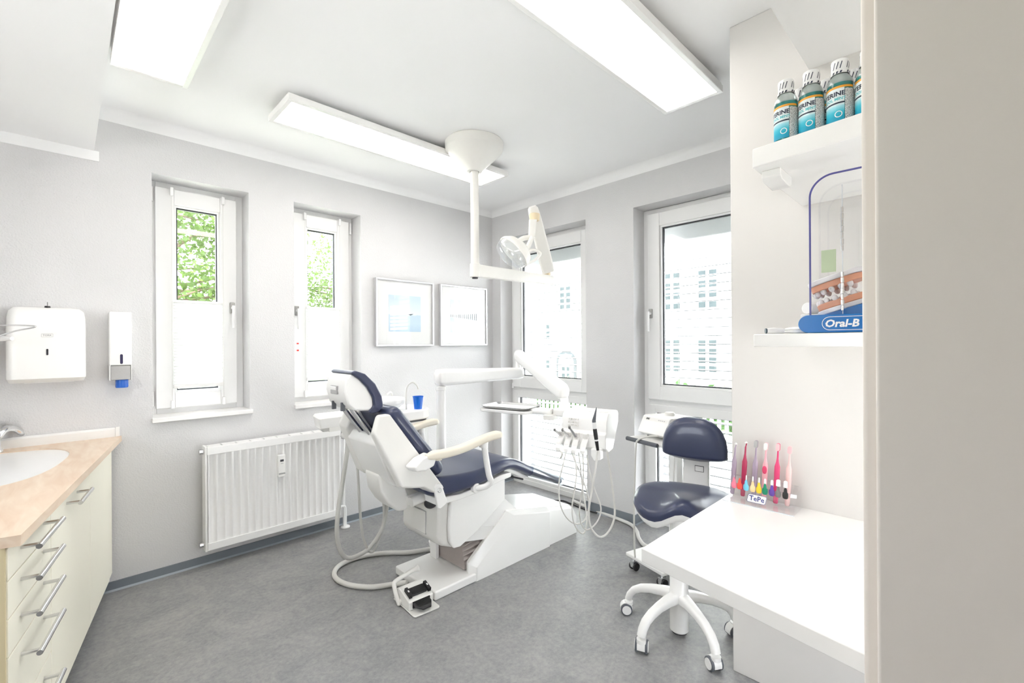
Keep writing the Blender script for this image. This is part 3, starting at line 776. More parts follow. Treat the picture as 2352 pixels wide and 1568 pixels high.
hm = MB().box((1.008, YF - .028, .495), (1.050, YF + .004, .640)).build('heat_meter', 'lacquer', ra, bevel=.003)
MB().box((1.018, YF - .0288, .597), (1.040, YF - .0278, .611)).build('meter_display', 'dark_window', hm)
MB().box((1.022, YF - .0285, .583), (1.038, YF - .0279, .586)).build('meter_print', 'print_grey', hm)
MB().box((1.009, YF - .0285, .512), (1.049, YF - .0279, .522)).build('meter_print', 'print_grey', hm)
# valve, thermostat head and riser
vx = X1 + .035
v = MB(); v.cyl((X1, VA - .085, Z1 - .055), (vx, VA - .085, Z1 - .055), .014, n=14); v.cyl((vx, VA - .085, Z1 - .085), (vx, VA - .085, Z1 - .03), .015, n=14); v.build('valve', 'steel', ra, smooth=40)
MB().cyl((vx, VA - .10, Z1 - .055), (vx + .0, VA - .185, Z1 - .055), .026, .030, n=24).build('thermostat', 'lacquer', ra, smooth=40, bevel=.004)
MB().cyl((vx, VA - .185, Z1 - .055), (vx, VA - .188, Z1 - .055), .020, n=20).build('thermostat_dial', 'black', ra, smooth=40)
MB().cyl((vx + .01, VA - .07, .0), (vx + .01, VA - .07, Z1 - .07), .009, n=14).build('riser_pipe', 'radiator', ra, smooth=40)
MB().tube(smoothpts([(X1, VA - .075, .16), (vx, VA - .075, .165), (vx + .02, VA - .07, .14), (vx + .022, VA - .07, 0)], 5), .009, 12).build('return_pipe', 'radiator', ra, smooth=60)
MB().lathe([(.034, .0), (.034, .006), (.026, .012), (.009, .014)], (vx + .02, VA - .07, 0), 20).build('floor_rosette', 'radiator', ra, smooth=40)

# ================================================================ framed pictures
def picture(x0, label, prt, extra):
    s, z0 = .556, 1.362; t = thing('framed_picture', label, 'picture', (x0 + s / 2, VA - .02, z0), group='framed prints')
    f = MB(); ring_frame(f, x0, x0 + s, z0, z0 + s, .013, VA - .034, VA - .002); f.build('frame', 'silver_frame', t, bevel=.002)
    MB().box((x0 + .011, VA - .02, z0 + .011), (x0 + s - .011, VA - .004, z0 + s - .011)).build('mat_board', 'paper', t)
    a = .118; MB().box((x0 + a, VA - .0212, z0 + a + .003), (x0 + s - a - .012, VA - .020, z0 + s - a - .012)).build('print', prt, t)
    extra(t, x0, z0)
    MB().box((x0 + .011, VA - .0245, z0 + .011), (x0 + s - .011, VA - .0225, z0 + s - .011)).build('glass', 'picture_glass', t)
def p1(t, x0, z0):
    g = MB(frame((x0 + .13, VA - .0216, z0 + .13), (1, 0, 0), (0, 0, 1), (0, -1, 0)))
    for k in range(7): g.add([(0, .03 * k, 0), (.165, .03 * k + .012, 0), (.165, .03 * k + .034, 0), (0, .03 * k + .022, 0)], [(0, 1, 2, 3)])
    g.build('print_reflection', 'print_white', t)  # white stripes painted as the window blind mirrored in the glass
    g = MB(frame((x0 + .30, VA - .0217, z0 + .268), (1, 0, 0), (0, 0, 1), (0, -1, 0)))
    g.add([(0, 0, 0), (.025, -.008, 0), (.055, .006, 0), (.03, .004, 0)], [(0, 1, 2, 3)]); g.build('print_rock', 'facade_blue', t)
def p2(t, x0, z0):
    g = MB(frame((x0 + .12, VA - .0216, z0 + .245), (1, 0, 0), (0, 0, 1), (0, -1, 0)))
    for k in range(14):
        x = .30 * k / 13; hh = .022 + .045 * (k / 13) ** 1.5; g.add([(x, .03 - hh * .55, 0), (x + .004 + .006 * k / 13, .03 - hh * .55, 0), (x + .004 + .006 * k / 13, .03 + hh * .45, 0), (x, .03 + hh * .45, 0)], [(0, 1, 2, 3)])
    g.build('print_posts', 'facade_blue', t)
picture(1.782, 'silver framed square print of blue sea with a painted blind reflection, left of the two', 'sea_print', p1)
picture(2.412, 'silver framed square print of a row of posts on the shore, nearer the corner', 'pier_print', p2)

# ================================================================ dental chair
CV = 2.24                                   # centre line of the chair
ch = thing('dental_chair', 'white dental treatment chair with navy upholstery in the middle of the room', 'dental chair', (1.9, CV, 0))
def sweep(path, n_ring=5, extra=None):
    """cushion: path of (x, z, thickness, half width, corner radius) along the chair, centred on CV"""
    rings = []
    for k, (x, z, th, hw, r) in enumerate(path):
        a = path[max(k - 1, 0)]; b = path[min(k + 1, len(path) - 1)]
        d = Vector((b[0] - a[0], 0, b[1] - a[1])).normalized(); nrm = Vector((-d.z, 0, d.x))
        ring = []
        for p, q in rrect(2 * hw, th, r, n_ring):
            pt = Vector((x, CV + p, z)) + nrm * q
            if extra: pt = extra(pt, p, q, k, d, nrm)
            ring.append(pt)
        rings.append(ring)
    return MB().loft(rings)
def dense(keys, n=5):
    P = smoothpts([(k[0], k[1], 0) for k in keys], n); Q = smoothpts([(k[2], k[3], k[4]) for k in keys], n)
    return [(p.x, p.y, q.x, q.y, q.z) for p, q in zip(P, Q)]

# base: foot plate, wedge-shaped cover, lift bellows
MB().box((1.405, 2.032, 0), (1.72, 2.448, .05)).build('base_plate', 'unit_white', ch, bevel=.010, seg=3)
outer = [(1.695, 0), (1.695, .080), (2.000, .303), (2.34, .236), (2.36, .232), (2.61, .186), (2.65, .12), (2.65, 0)]
inner = [(1.654, 0), (1.654, .109), (1.960, .335), (2.34, .262), (2.36, .255), (2.59, .21), (2.65, .12), (2.65, 0)]
for s in (-1, 1):
    y0 = CV + s * .210; y1 = CV + s * .180; y2 = CV + s * .150
    g = MB(); g.loft([[(x, y0, z) for x, z in outer[:4]] + [(2.34, y0, 0)], [(x, y1, z) for x, z in inner[:4]] + [(2.34, y1, 0)], [(x + .01, y2, z) for x, z in inner[:4]] + [(2.34, y2, 0)]])
    g.build('base_side', 'unit_white', ch, bevel=.004)
    y0 = CV + s * .195
    g = MB(); g.loft([[(x, y0, z) for x, z in [(2.34, 0), (2.34, .236)] + outer[4:]], [(x, y1, z) for x, z in [(2.34, 0), (2.34, .262)] + inner[4:]], [(x, y2, z) for x, z in [(2.34, 0), (2.34, .262)] + inner[4:]]])
    g.build('base_side_rear', 'unit_white', ch, bevel=.004)
MB().prism([(1.985, .10), (1.985, .333), (2.20, .290), (2.34, .264), (2.59, .212), (2.65, .12), (2.65, .0), (2.3, 0)], 'y', CV - .181, CV + .181).build('base_top', 'unit_white', ch, bevel=.003)
# telescoping skirts between the lift body and the base side
for s_, nm in ((-1, 'near'), (1, 'far')):
    for k, poly in enumerate(([(1.814, 0.429), (1.959, 0.407), (2.082, 0.301), (1.958, 0.241), (1.614, 0.324)], [(1.618, 0.339), (1.978, 0.251), (1.817, 0.198), (1.556, 0.251)])):
        y = CV + s_ * (.168 - .006 * k)
        MB().prism(poly, 'y', y - .002, y + .002).build('cover_skirt', 'unit_white', ch, bevel=.001)
MB().box((1.90, CV - .15, .318), (1.99, CV + .15, .326)).build('cover_lip', 'grey_rubber', ch)
g = MB(); rings = []; nb = 14
for k in range(nb + 1):
    f = k / nb; z = .052 + .185 * f; o = .0 if k % 2 else .024
    x0 = 1.648 + o - .03 * f * f; tilt = .05 * f * f
    rings.append([(x0, CV - .150 + o, z), (1.86, CV - .150 + o, z + tilt), (1.86, CV + .150 - o, z + tilt), (x0, CV + .150 - o, z)])
g.loft(rings).build('bellows', 'bellows', ch)
MB().box((1.625, CV + .10, .05), (1.648, CV + .165, .30)).build('guide_post', 'unit_white', ch, bevel=.003)

# lift body with rear housing, service door and near side panel
body = [(1.455, .470), (1.447, .30), (1.475, .262), (1.545, .232), (1.66, .235), (1.78, .30), (1.93, .44), (1.93, .57), (1.56, .57), (1.50, .55)]
MB().prism(body, 'y', CV - .175, CV + .200).build('lift_body', 'unit_grey', ch, bevel=.022, seg=4)
panel = [(1.528, .565), (1.512, .47), (1.503, .36), (1.508, .285), (1.535, .240), (1.58, .236), (1.70, .285), (1.93, .415), (1.93, .565)]
MB().prism(panel, 'y', CV - .205, CV - .178).build('side_panel', 'unit_white', ch, bevel=.010, seg=3)
MB().prism(panel, 'y', CV + .203, CV + .225).build('side_panel', 'unit_white', ch, bevel=.010, seg=3)
MB().prism([(CV - .055, .305), (CV - .055, .43), (CV + .055, .43), (CV + .055, .305)], 'x', 1.4435, 1.456).build('service_door', 'unit_grey', ch, bevel=.003)
g = MB(); ring_frame(g, CV - .0575, CV + .0575, .3025, .4325, .003, 0, .004)
MB(frame((1.4470, 0, 0), (0, 1, 0), (1, 0, 0))).add([tuple(v) for v in g.v], g.f).build('door_gap', 'print_grey', ch)

# seat and leg rest
keys = [(1.345, .620, .030, .200, .012), (1.365, .618, .080, .232, .034), (1.42, .616, .104, .250, .036), (1.55, .610, .098, .258, .034), (1.70, .614, .086, .258, .032), (1.84, .638, .076, .254, .031),
        (1.95, .638, .066, .245, .031), (2.04, .606, .064, .236, .030), (2.14, .558, .062, .222, .029), (2.30, .488, .060, .195, .028), (2.45, .424, .056, .165, .026), (2.55, .384, .050, .140, .022), (2.585, .372, .024, .115, .010)]
def dish(pt, p, q, k, d, nrm):
    if q > 0 and abs(p) < .2: pt = pt - nrm * .010 * (1 - (p / .2) ** 2)
    return pt
sweep(dense(keys), extra=dish).build('seat_cushion', 'navy', ch, smooth=60)
rail = [(1.40, .560), (1.55, .548), (1.72, .562), (1.86, .588), (1.95, .588), (1.95, .560), (1.86, .552), (1.72, .528), (1.55, .515), (1.40, .52)]
MB().prism(rail, 'y', CV - .238, CV + .238).build('seat_frame', 'unit_white', ch, bevel=.006)
und = [(1.93, .600, .030, .20, .012), (2.03, .566, .034, .19, .014), (2.12, .522, .034, .17, .014), (2.20, .485, .012, .14, .005)]
sweep(dense(und)).build('leg_rest_shell', 'unit_white', ch, smooth=50)
MB().cyl((1.64, CV - .2405, .545), (1.64, CV - .238, .545), .005, n=12).build('screw', 'grey_rubber', ch)
g = MB(); g.tube(smoothpts([(1.93, CV - .1, .552), (2.03, CV - .12, .525), (2.16, CV - .13, .478)], 5), .006, 8).build('latch_rod', 'black', ch, smooth=60)
# clear foil cover over the foot end
fk = [(2.16, .549, .072, .226, .034), (2.30, .488, .069, .203, .032), (2.45, .424, .065, .173, .030), (2.56, .380, .060, .150, .027), (2.605, .362, .030, .125, .013)]
mb = MB(); fp = dense(fk); 
sweep(fp).build('foot_cover', 'foil', ch, smooth=60)

# backrest: side wings, centre panel with the head rest slot, navy pad
wing = [(1.088, 1.030), (1.150, 1.030), (1.306, .797), (1.428, .617), (1.405, .588), (1.36, .603), (1.30, .643), (1.24, .652), (1.18, .668), (1.055, .948)]
def hw_(z): return -.072 * max(0, min(1, (z - .62) / .41))
inn = [(x + .006, z - .006) for x, z in wing]
for s in (-1, 1):
    MB().loft([[(x + .006, CV + s * (.262 + hw_(z)), z) for x, z in wing], [(x, CV + s * (.240 + hw_(z)), z) for x, z in wing], [(x + .02, CV + s * (.180 + hw_(z) * .8), z - .02) for x, z in wing]]).build('backrest_wing', 'unit_grey', ch, bevel=.014, seg=3)
MB().prism([(1.115, .920), (1.20, .920), (1.31, .780), (1.41, .635), (1.36, .605), (1.22, .635), (1.17, .690), (1.09, .880)], 'y', CV - .16, CV + .16).build('backrest_panel', 'unit_white', ch, bevel=.012, seg=3)
dd = Vector((.589, 0, -.808)); nn = Vector((.808, 0, .589))
st = [(-.012, .022, .145, .010), (.0, .062, .172, .030), (.025, .082, .188, .038), (.07, .086, .200, .040), (.20, .080, .222, .038), (.33, .080, .240, .038), (.40, .078, .240, .037), (.432, .062, .228, .030), (.445, .026, .205, .012)]
Pd = []
for s_, th, hw, r in st:
    c = Vector((1.152, 0, 1.024)) + dd * s_ + nn * .030; Pd.append((c.x, c.z, th, hw, r))
def notch(pt, p, q, k, d, nrm):
    s_ = (pt - Vector((1.152, 0, 1.024))).dot(dd)
    w_ = max(0, 1 - (abs(p) / .125) ** 2.4) * max(0, 1 - max(s_, 0) / .16)
    return pt + dd * (.105 * w_)
sweep(dense(Pd, 6), n_ring=9, extra=notch).build('backrest_pad', 'navy', ch, smooth=70)
# spine behind the backrest and tilt linkage
spine = [(1.16, .70), (1.175, .60), (1.215, .535), (1.275, .475), (1.32, .468), (1.352, .49), (1.35, .53), (1.325, .60), (1.33, .66)]
MB().prism(spine, 'y', CV - .055, CV + .105).build('back_spine', 'unit_grey', ch, bevel=.016, seg=3)
for y in (CV - .10, CV - .065):
    MB().cyl((1.325, y, .525), (1.50, y, .548), .026, n=20).build('tilt_cylinder', 'unit_grey', ch, smooth=40)
MB().ell((1.44, CV - .12, .500), (.040, .03, .032), 16, 10).build('linkage_boot', 'rubber', ch, smooth=60)
for s in (-1, 1):
    y0, y1 = CV + s * .268, CV + s * .248
    g = MB(); g.loft([[(x, y, z) for x, z in ((1.365, .632), (1.385, .648), (1.41, .640), (1.445, .545), (1.438, .528), (1.40, .512), (1.385, .520))] for y in (y0, y1)])
    pv = g.build('pivot_plate', 'unit_white', ch, bevel=.005)
    MB().cyl((1.393, CV + s * .262, .613), (1.393, CV + s * .275, .613), .013, n=16).build('pivot_bolt', 'chrome', pv, smooth=40, bevel=.003)
# head rest
hv = 2.245; hp = [(.985, 1.240), (1.005, 1.252), (1.06, 1.232), (1.115, 1.180), (1.150, 1.115), (1.158, 1.065), (1.135, 1.036), (1.09, 1.028), (1.08, 1.045), (1.105, 1.07), (1.100, 1.115), (1.07, 1.165), (1.03, 1.205)]
MB().prism(hp, 'y', hv - .125, hv + .125).build('headrest_pad', 'navy', ch, bevel=.018, seg=4)
hs = [(.968, 1.215), (.990, 1.236), (1.035, 1.212), (1.075, 1.165), (1.105, 1.110), (1.112, 1.062), (1.095, 1.044), (1.01, 1.052), (.975, 1.085), (.958, 1.15)]
hd_ = MB().prism(hs, 'y', hv - .112, hv + .112).build('headrest_shell', 'unit_white', ch, bevel=.020, seg=4)
MB().box((.950, hv - .036, 1.132), (.962, hv + .036, 1.174)).build('release_recess', 'print_grey', hd_, bevel=.003)
MB().box((.9475, hv - .031, 1.152), (.960, hv + .031, 1.170)).build('release_lever', 'unit_white', hd_, bevel=.003)
for s in (-1, 1):
    y = hv + s * .052
    MB().tube(smoothpts([(1.010, y, 1.075), (1.035, y, 1.035), (1.10, y, .945), (1.16, y, .865)], 5), .0125, 14).build('headrest_rod', 'chrome', ch, smooth=60)
    MB().box((.966, y - .006, 1.05), (.985, y + .006, 1.092)).build('rod_slot', 'grey_rubber', hd_)
# arm rests
for s in (-1, 1):
    y = CV + s * .312
    top = [(1.285, .812), (1.33, .815), (1.40, .812), (1.50, .818), (1.60, .835), (1.70, .852), (1.77, .856), (1.795, .850)]
    P = [(x, z, .042 if 1.3 < x < 1.78 else .022, .028 if 1.3 < x < 1.78 else .014, .015 if 1.3 < x < 1.78 else .008) for x, z in top]
    rings = []
    for k, (x, z, th, hw, r) in enumerate(dense(P, 4)):
        rings.append([(x, y + p, z + q) for p, q in rrect(2 * hw, th, r, 4)])
    ar = MB().loft(rings).build('armrest', 'cream', ch, smooth=60)
    g = MB(); g.tube(smoothpts([(1.665, y, .825), (1.675, y, .76), (1.70, y, .64), (1.715, y, .600), (1.70, y - s * .02, .572), (1.665, y - s * .05, .562), (1.655, y - s * .075, .562)], 5), .017, 14)
    g.cyl((1.662, y, .80), (1.665, y, .83), .024, n=16); g.build('armrest_post', 'unit_white', ar, smooth=60)
    MB().cyl((1.655, CV + s * .235, .562), (1.655, CV + s * .262, .562), .027, n=20).build('post_socket', 'unit_white', ar, smooth=40, bevel=.003)
    g = MB(); g.loft([[(1.205 + a, CV + s * yy, z + b) for a, b in ((0, 0), (.05, .035), (.115, .052), (.135, .02), (.12, -.015), (.07, -.03), (.02, -.025))] for yy, z in ((.235, .77), (.27, .77), (.325, .778))])
    g.build('armrest_bracket', 'unit_white', ar, bevel=.010, seg=3)
    MB().lathe([(0, -.016), (.02, -.014), (.024, 0), (.02, .01)], (1.355, y, .80), 16).build('armrest_knob', 'cream', ar, smooth=60)

# ================================================================ patient side unit behind the chair
cu2 = thing('cuspidor_unit', 'white cuspidor cabinet with rinsing bowl, behind the chair back', 'dental unit', (1.55, 2.72, 0))
def dplan(x0, x1, y0, y1, r, n=10):
    """plan outline: right end rounded"""
    pts = [(x0, y0)]
    for k in range(n + 1):
        t = -PI / 2 + PI / 2 * k / n; pts.append((x1 - r + r * math.cos(t), y0 + r + r * math.sin(t)))
    for k in range(n + 1):
        t = PI / 2 * k / n; pts.append((x1 - r * .6 + r * .6 * math.cos(t), y1 - r * .6 + r * .6 * math.sin(t)))
    return pts + [(x0, y1)]
MB().prism(dplan(1.56, 1.77, 2.57, 2.84, .09), 'z', .46, .868).build('cabinet', 'unit_white', cu2, bevel=.004)
MB().prism(dplan(1.40, 1.775, 2.565, 2.885, .09), 'z', .880, .945).build('top', 'unit_white', cu2, bevel=.012, seg=3)
MB().prism(dplan(1.42, 1.76, 2.58, 2.87, .085), 'z', .866, .882).build('shadow_gap', 'grey_rubber', cu2)
MB().prism([(1.62, 2.45), (1.72, 2.45), (1.72, 2.70), (1.62, 2.70)], 'z', .36, .47).build('mounting_arm', 'unit_white', cu2)
MB().box((1.575, 2.5675, .50), (1.67, 2.572, .84)).build('service_panel', 'unit_white', cu2, bevel=.002)
bc = (1.475, 2.70, .945)
MB().lathe([(.0, .006), (.05, .006), (.085, .012), (.125, .045), (.132, .078), (.128, .082), (.118, .076), (.085, .035), (.03, .022), (0, .02)], bc, 36).build('bowl', 'ceramic', cu2, smooth=60)
MB().tube(smoothpts([(bc[0] + .10, bc[1] + .09, .95), (bc[0] + .11, bc[1] + .09, 1.03), (bc[0] + .075, bc[1] + .05, 1.058), (bc[0] + .03, bc[1] + .02, 1.045)], 6), .006, 10).build('rinse_pipe', 'hose_white', cu2, smooth=60)
ft = Vector((1.611, 2.65, 1.026))
MB().tube(smoothpts([(ft.x, ft.y, .945), ft, Vector((1.617, 2.644, 1.095)), Vector((1.64, 2.621, 1.124)), Vector((1.66, 2.601, 1.106)), Vector((1.669, 2.593, 1.08))], 6), .005, 10).build('glass_filler', 'hose_white', cu2, smooth=60)
# support arm and holder with keypad for the suction hoses
MB().tube(smoothpts([(1.54, 2.74, .84), (1.34, 2.76, .845), (1.22, 2.76, .855)], 5), .018, 12).build('holder_arm', 'unit_white', cu2, smooth=60)
hM = frame((1.155, 2.755, .915), Vector((.985, -.17, .03)).normalized(), Vector((.17, .985, 0)).normalized())
g = MB(hM); g.loft([[(x, y, z) for x, y in rrect(w_, d_, .012, 3)] for z, w_, d_ in ((-.055, .12, .10), (-.03, .165, .15), (.03, .185, .17), (.042, .17, .155))]); kb = g.build('suction_holder', 'unit_white', cu2, bevel=.003)
MB(hM).box((-.07, -.07, .0415), (.075, .06, .044)).build('keypad', 'print_white', kb)
for a in range(5):
    for b in range(3): MB(hM).box((-.035 + a * .017, -.045 + b * .028, .044), (-.026 + a * .017, -.030 + b * .028, .0448)).build('key', 'unit_grey', kb)
MB(hM).box((-.03, -.075, -.054), (.05, .0, -.03)).build('holder_slot', 'unit_grey', kb)
# two suction hoses
def hose(name, label, pts, r, m, n=7, ribs=False, cat='hose', group=None):
    t = thing(name, label, cat, tuple(pts[len(pts) // 2]), group=group)
    P = smoothpts(pts, n)
    if ribs:
        # fine corrugation
        L = [0.]
        for k in range(1, len(P)): L.append(L[-1] + (P[k] - P[k - 1]).length)
        m_ = int(L[-1] / .0055); Q = []; j = 0; R = []
        for k in range(m_ + 1):
            s_ = L[-1] * k / m_
            while j < len(L) - 2 and L[j + 1] < s_: j += 1
            f = (s_ - L[j]) / max(L[j + 1] - L[j], 1e-9); Q.append(P[j].lerp(P[j + 1], min(1, max(0, f)))); R.append(r if k % 2 else r * .93)
        MB().tube(Q, R, 14).build('tube', m, t, smooth=80)
    else: MB().tube(P, r, 12).build('tube', m, t, smooth=80)
    return t
h1 = hose('suction_hose', 'thick ribbed grey suction hose hanging in a loop left of the chair', [(1.252, 2.72, 0.873), (1.23, 2.71, 0.712), (1.2, 2.7, 0.56), (1.165, 2.69, 0.383), (1.152, 2.68, 0.256), (1.17, 2.68, 0.144), (1.218, 2.68, 0.081), (1.288, 2.68, 0.076), (1.368, 2.69, 0.096), (1.45, 2.69, 0.183), (1.49, 2.7, 0.299), (1.498, 2.7, 0.453), (1.485, 2.71, 0.582), (1.479, 2.72, 0.752)], .0135, 'hose_grey', ribs=True)
h2 = hose('suction_hose', 'thin ribbed grey suction hose hanging in a loop beside the thick one', [(1.289, 2.72, 0.863), (1.292, 2.71, 0.701), (1.297, 2.7, 0.539), (1.303, 2.69, 0.334), (1.319, 2.69, 0.191), (1.345, 2.69, 0.104), (1.374, 2.69, 0.064), (1.404, 2.69, 0.077), (1.441, 2.69, 0.157), (1.471, 2.7, 0.25), (1.466, 2.7, 0.396), (1.466, 2.71, 0.515), (1.485, 2.72, 0.666)], .0085, 'hose_grey', ribs=True)

# blue cup
bl = thing('plastic_cup', 'translucent blue plastic rinsing cup standing on the cuspidor top', 'cup', (1.683, 2.621, 0.952))
cx_, cy_, _ = (1.683, 2.621, 0.952); CZ = .945
MB().lathe([(0, .002), (.025, .002), (.0255, .0), (.0345, .080), (.0365, .081), (.0365, .084), (.0335, .084), (.0245, .006), (0, .006)], (cx_, cy_, CZ), 32).build('cup', 'blue_cup', bl, smooth=50)

# ================================================================ delivery unit: post, swing arms, console
de = thing('delivery_unit', 'white swing arm delivery unit with instrument console and tray, right of the chair', 'dental unit', (1.855, 2.60, 0))
MB().lathe([(.0, 0), (.09, 0), (.09, .02), (.032, .03), (.032, 1.058), (.036, 1.06), (.036, 1.082), (.030, 1.085), (.012, 1.086), (.012, 1.10)], (1.855, 2.600, 0), 28).build('post', 'unit_white', de, smooth=40)
g = MB(); rings = []
for x, w_, h_ in ((1.815, .06, .075), (1.83, .085, .108), (1.87, .09, .116), (2.20, .085, .104), (2.60, .08, .092), (2.645, .078, .088), (2.655, .06, .07)):
    rings.append([(x, 2.60 + a, 1.146 - .010 * (x - 1.85) + b) for a, b in rrect(w_, h_, .028, 5)])
g.loft(rings).build('swing_arm', 'unit_white', de, smooth=50)
pa, pb = Vector((2.63, 2.60, 1.275)), Vector((2.29, 1.865, 1.062)); d = (pb - pa).normalized(); sd_ = d.cross(Vector((0, 0, 1))).normalized(); upv = sd_.cross(d)
MB().cyl((2.615, 2.60, 1.17), (2.615, 2.60, 1.245), .022, n=18).build('arm_joint', 'unit_white', de, smooth=40)
rings = []
for k, w_, h_ in ((-.055, .05, .06), (-.04, .07, .085), (0, .08, .098), (.35, .08, .098), (.75, .085, .105), (.81, .085, .105), (.845, .075, .09), (.86, .05, .06)):
    c = pa + d * k; rings.append([c + sd_ * a + upv * b for a, b in rrect(w_, h_, .034, 5)])
MB().loft(rings).build('spring_arm', 'unit_white', de, smooth=50)
MB().cyl(tuple(pb + Vector((-.02, -.02, -.03))), (2.272, 1.838, .965), .026, n=18).build('console_joint', 'unit_white', de, smooth=40)
KM = frame((2.127, 1.742, .958), Vector((.22, -.975, 0)).normalized(), Vector((.975, .22, 0)).normalized())
KW = .285
prof = [(0, 0), (.025, .020), (.165, .020), (.180, 0), (.175, -.05), (.085, -.195), (.02, -.205), (-.035, -.175), (-.030, -.098), (-.016, -.088), (-.010, -.03)]
co = MB(KM).prism(prof, 'x', 0, KW).build('console', 'unit_white', de, bevel=.007, seg=3)
MB(KM).box((.01, .028, .0195), (KW - .01, .16, .0215))
MB(KM).box((-.10, .06, -.035), (.01, .17, .012)).build('console_neck', 'unit_white', de, bevel=.010, seg=3)
MB(KM).box((.01, .028, .0195), (KW - .01, .16, .0212)).build('console_lid', 'unit_white', co, bevel=.001)
for a in range(5):
    for b in range(3): MB(KM).box((.045 + .014 * a, -.0165 - .004 * b, -.030 - .018 * b), (.054 + .014 * a, -.008 - .004 * b, -.021 - .018 * b)).build('key', 'unit_grey', co, bevel=.0008)
HX = [.012, .062, .112, .166]
for x in HX:
    g = MB(KM); rings = []
    for y, z, w_, h_ in ((-.020, -.125, .036, .045), (-.050, -.140, .036, .044), (-.078, -.172, .034, .040), (-.082, -.195, .026, .026), (-.078, -.205, .012, .014)):
        rings.append([(x + a, y + b * .5, z + b * .85) for a, b in rrect(w_, h_, .006, 3)])
    ho_ = g.loft(rings).build('instrument_holder', 'unit_white', co, bevel=.003)
    MB(KM).box((x - .014, -.053, -.125), (x + .014, -.031, -.098)).build('holder_mouth', 'unit_grey', ho_, bevel=.003)
MB(KM).prism([(.205, -.175), (.262, -.175), (.262, -.235), (.225, -.245), (.205, -.215)], 'y', -.06, -.01).build('syringe_holder', 'unit_white', co, bevel=.006)
# tray arm and tray rest
TM = frame((2.10, 2.15, .955), Vector((.25, -.968, 0)).normalized(), Vector((.968, .25, 0)).normalized())
MB(TM).prism([(x, y) for x, y in rrect(.37, .255, .045, 5)], 'z', -.020, .0).build('tray_rest', 'unit_white', de, bevel=.005)
rings = []
for k in (0, .5, 1):
    c = Vector((.16, -.02, -.005)).lerp(Vector((.30, .0, -.005)), k); rings.append([(c.x, c.y + a, c.z + b) for a, b in rrect(.075, .036, .017, 5)])
MB(TM).loft(rings).build('tray_arm', 'unit_white', de, smooth=50)
MB(TM).box((.26, -.06, -.05), (.33, .02, -.018)).build('arm_bracket', 'unit_grey', de, bevel=.006)
# instrument tray, a thing of its own
tr = thing('instrument_tray', 'shallow steel instrument tray resting on the delivery unit', 'tray', tuple(TM @ Vector((0, 0, .0))))
rings = []
for s_, z in ((.86, .002), (.93, .004), (.97, .014), (.995, .016), (.995, .018), (.96, .0165), (.92, .0065), (.84, .005)):
    rings.append([(x, y, z) for x, y in rrect(.36 * s_, .245 * s_, .045 * s_, 6)])
MB(TM).loft(rings).build('tray', 'steel', tr, smooth=50)
MB(TM).prism(rrect(.30, .20, .03, 4), 'z', .0055, .0062).build('tray_liner', 'paper', tr)

# hand instruments in their holders, each with its looping hose
def instrument(label, x, tip, pts_d, hosemat='hose_white'):
    base = KM @ Vector((x, -.078, -.205)); t = thing('handpiece', label, 'handpiece', tuple(base), group='instruments in the console holders')
    P = [base + Vector((0, 0, .004))] + [Vector(p) for p in pts_d]
    MB().tube(smoothpts(P, 7), .0042, 10).build('hose', hosemat, t, smooth=80)
    if tip:
        a = KM @ Vector((x, -.055, -.118)); b = KM @ Vector(tip)
        MB().tube([a, a.lerp(b, .55), a.lerp(b, .8), b], [.0085, .0075, .006, .0065], 12).build('barrel', 'steel', t, smooth=60)
        n_ = KM.to_3x3() @ Vector((0, -.3, .95)); MB().cyl(tuple(b - n_ * .006), tuple(b + n_ * .009), .007, n=12).build('turbine_head', 'brushed', t, smooth=40)
    return t
instrument('slim steel handpiece in the first console holder, nearest the tray', HX[0], (HX[0] - .012, -.10, -.085), [(2.039, 1.671, 0.742), (2.061, 1.705, 0.707), (2.128, 1.751, 0.713)])
instrument('steel handpiece in the second console holder, with a hose looping low to the left', HX[1], (HX[1] - .012, -.10, -.080), [(2.026, 1.655, 0.689), (2.01, 1.671, 0.597), (2.008, 1.673, 0.51), (2.016, 1.664, 0.443), (2.045, 1.65, 0.382), (2.082, 1.628, 0.343), (2.115, 1.61, 0.336), (2.145, 1.595, 0.352), (2.167, 1.586, 0.407), (2.178, 1.59, 0.461), (2.173, 1.609, 0.535), (2.16, 1.636, 0.609), (2.156, 1.668, 0.673), (2.154, 1.698, 0.735)])
instrument('angled steel handpiece in the third console holder, its tip the highest of three', HX[2], (HX[2] - .02, -.095, -.062), [(2.055, 1.584, 0.65), (2.046, 1.593, 0.537), (2.037, 1.602, 0.454), (2.042, 1.597, 0.375), (2.067, 1.586, 0.319), (2.095, 1.574, 0.295), (2.115, 1.567, 0.311), (2.129, 1.568, 0.364), (2.132, 1.579, 0.435), (2.13, 1.595, 0.517), (2.136, 1.617, 0.658), (2.145, 1.636, 0.739)])
instrument('loose instrument hose hanging from the empty fourth console holder', HX[3], None, [(2.059, 1.539, 0.615), (2.046, 1.551, 0.491), (2.043, 1.555, 0.421), (2.059, 1.552, 0.361), (2.086, 1.54, 0.329), (2.119, 1.522, 0.34), (2.152, 1.503, 0.38), (2.17, 1.5, 0.428), (2.173, 1.511, 0.469), (2.162, 1.536, 0.536), (2.149, 1.562, 0.636), (2.155, 1.584, 0.731)])
sy = thing('air_syringe', 'black tipped water syringe upright in the rightmost console holder', 'syringe', (2.059, 1.441, 0.791))
q0, q1, q2, q3, q4 = Vector((2.059, 1.441, 0.798)), Vector((2.046, 1.44, 0.85)), Vector((2.039, 1.446, 0.916)), Vector((2.036, 1.449, 0.959)), Vector((2.046, 1.439, 1.031))
MB().tube([q0, q1, q1.lerp(q2, .5), q2], [.008, .010, .0115, .0105], 14).build('grip', 'black', sy, smooth=60)
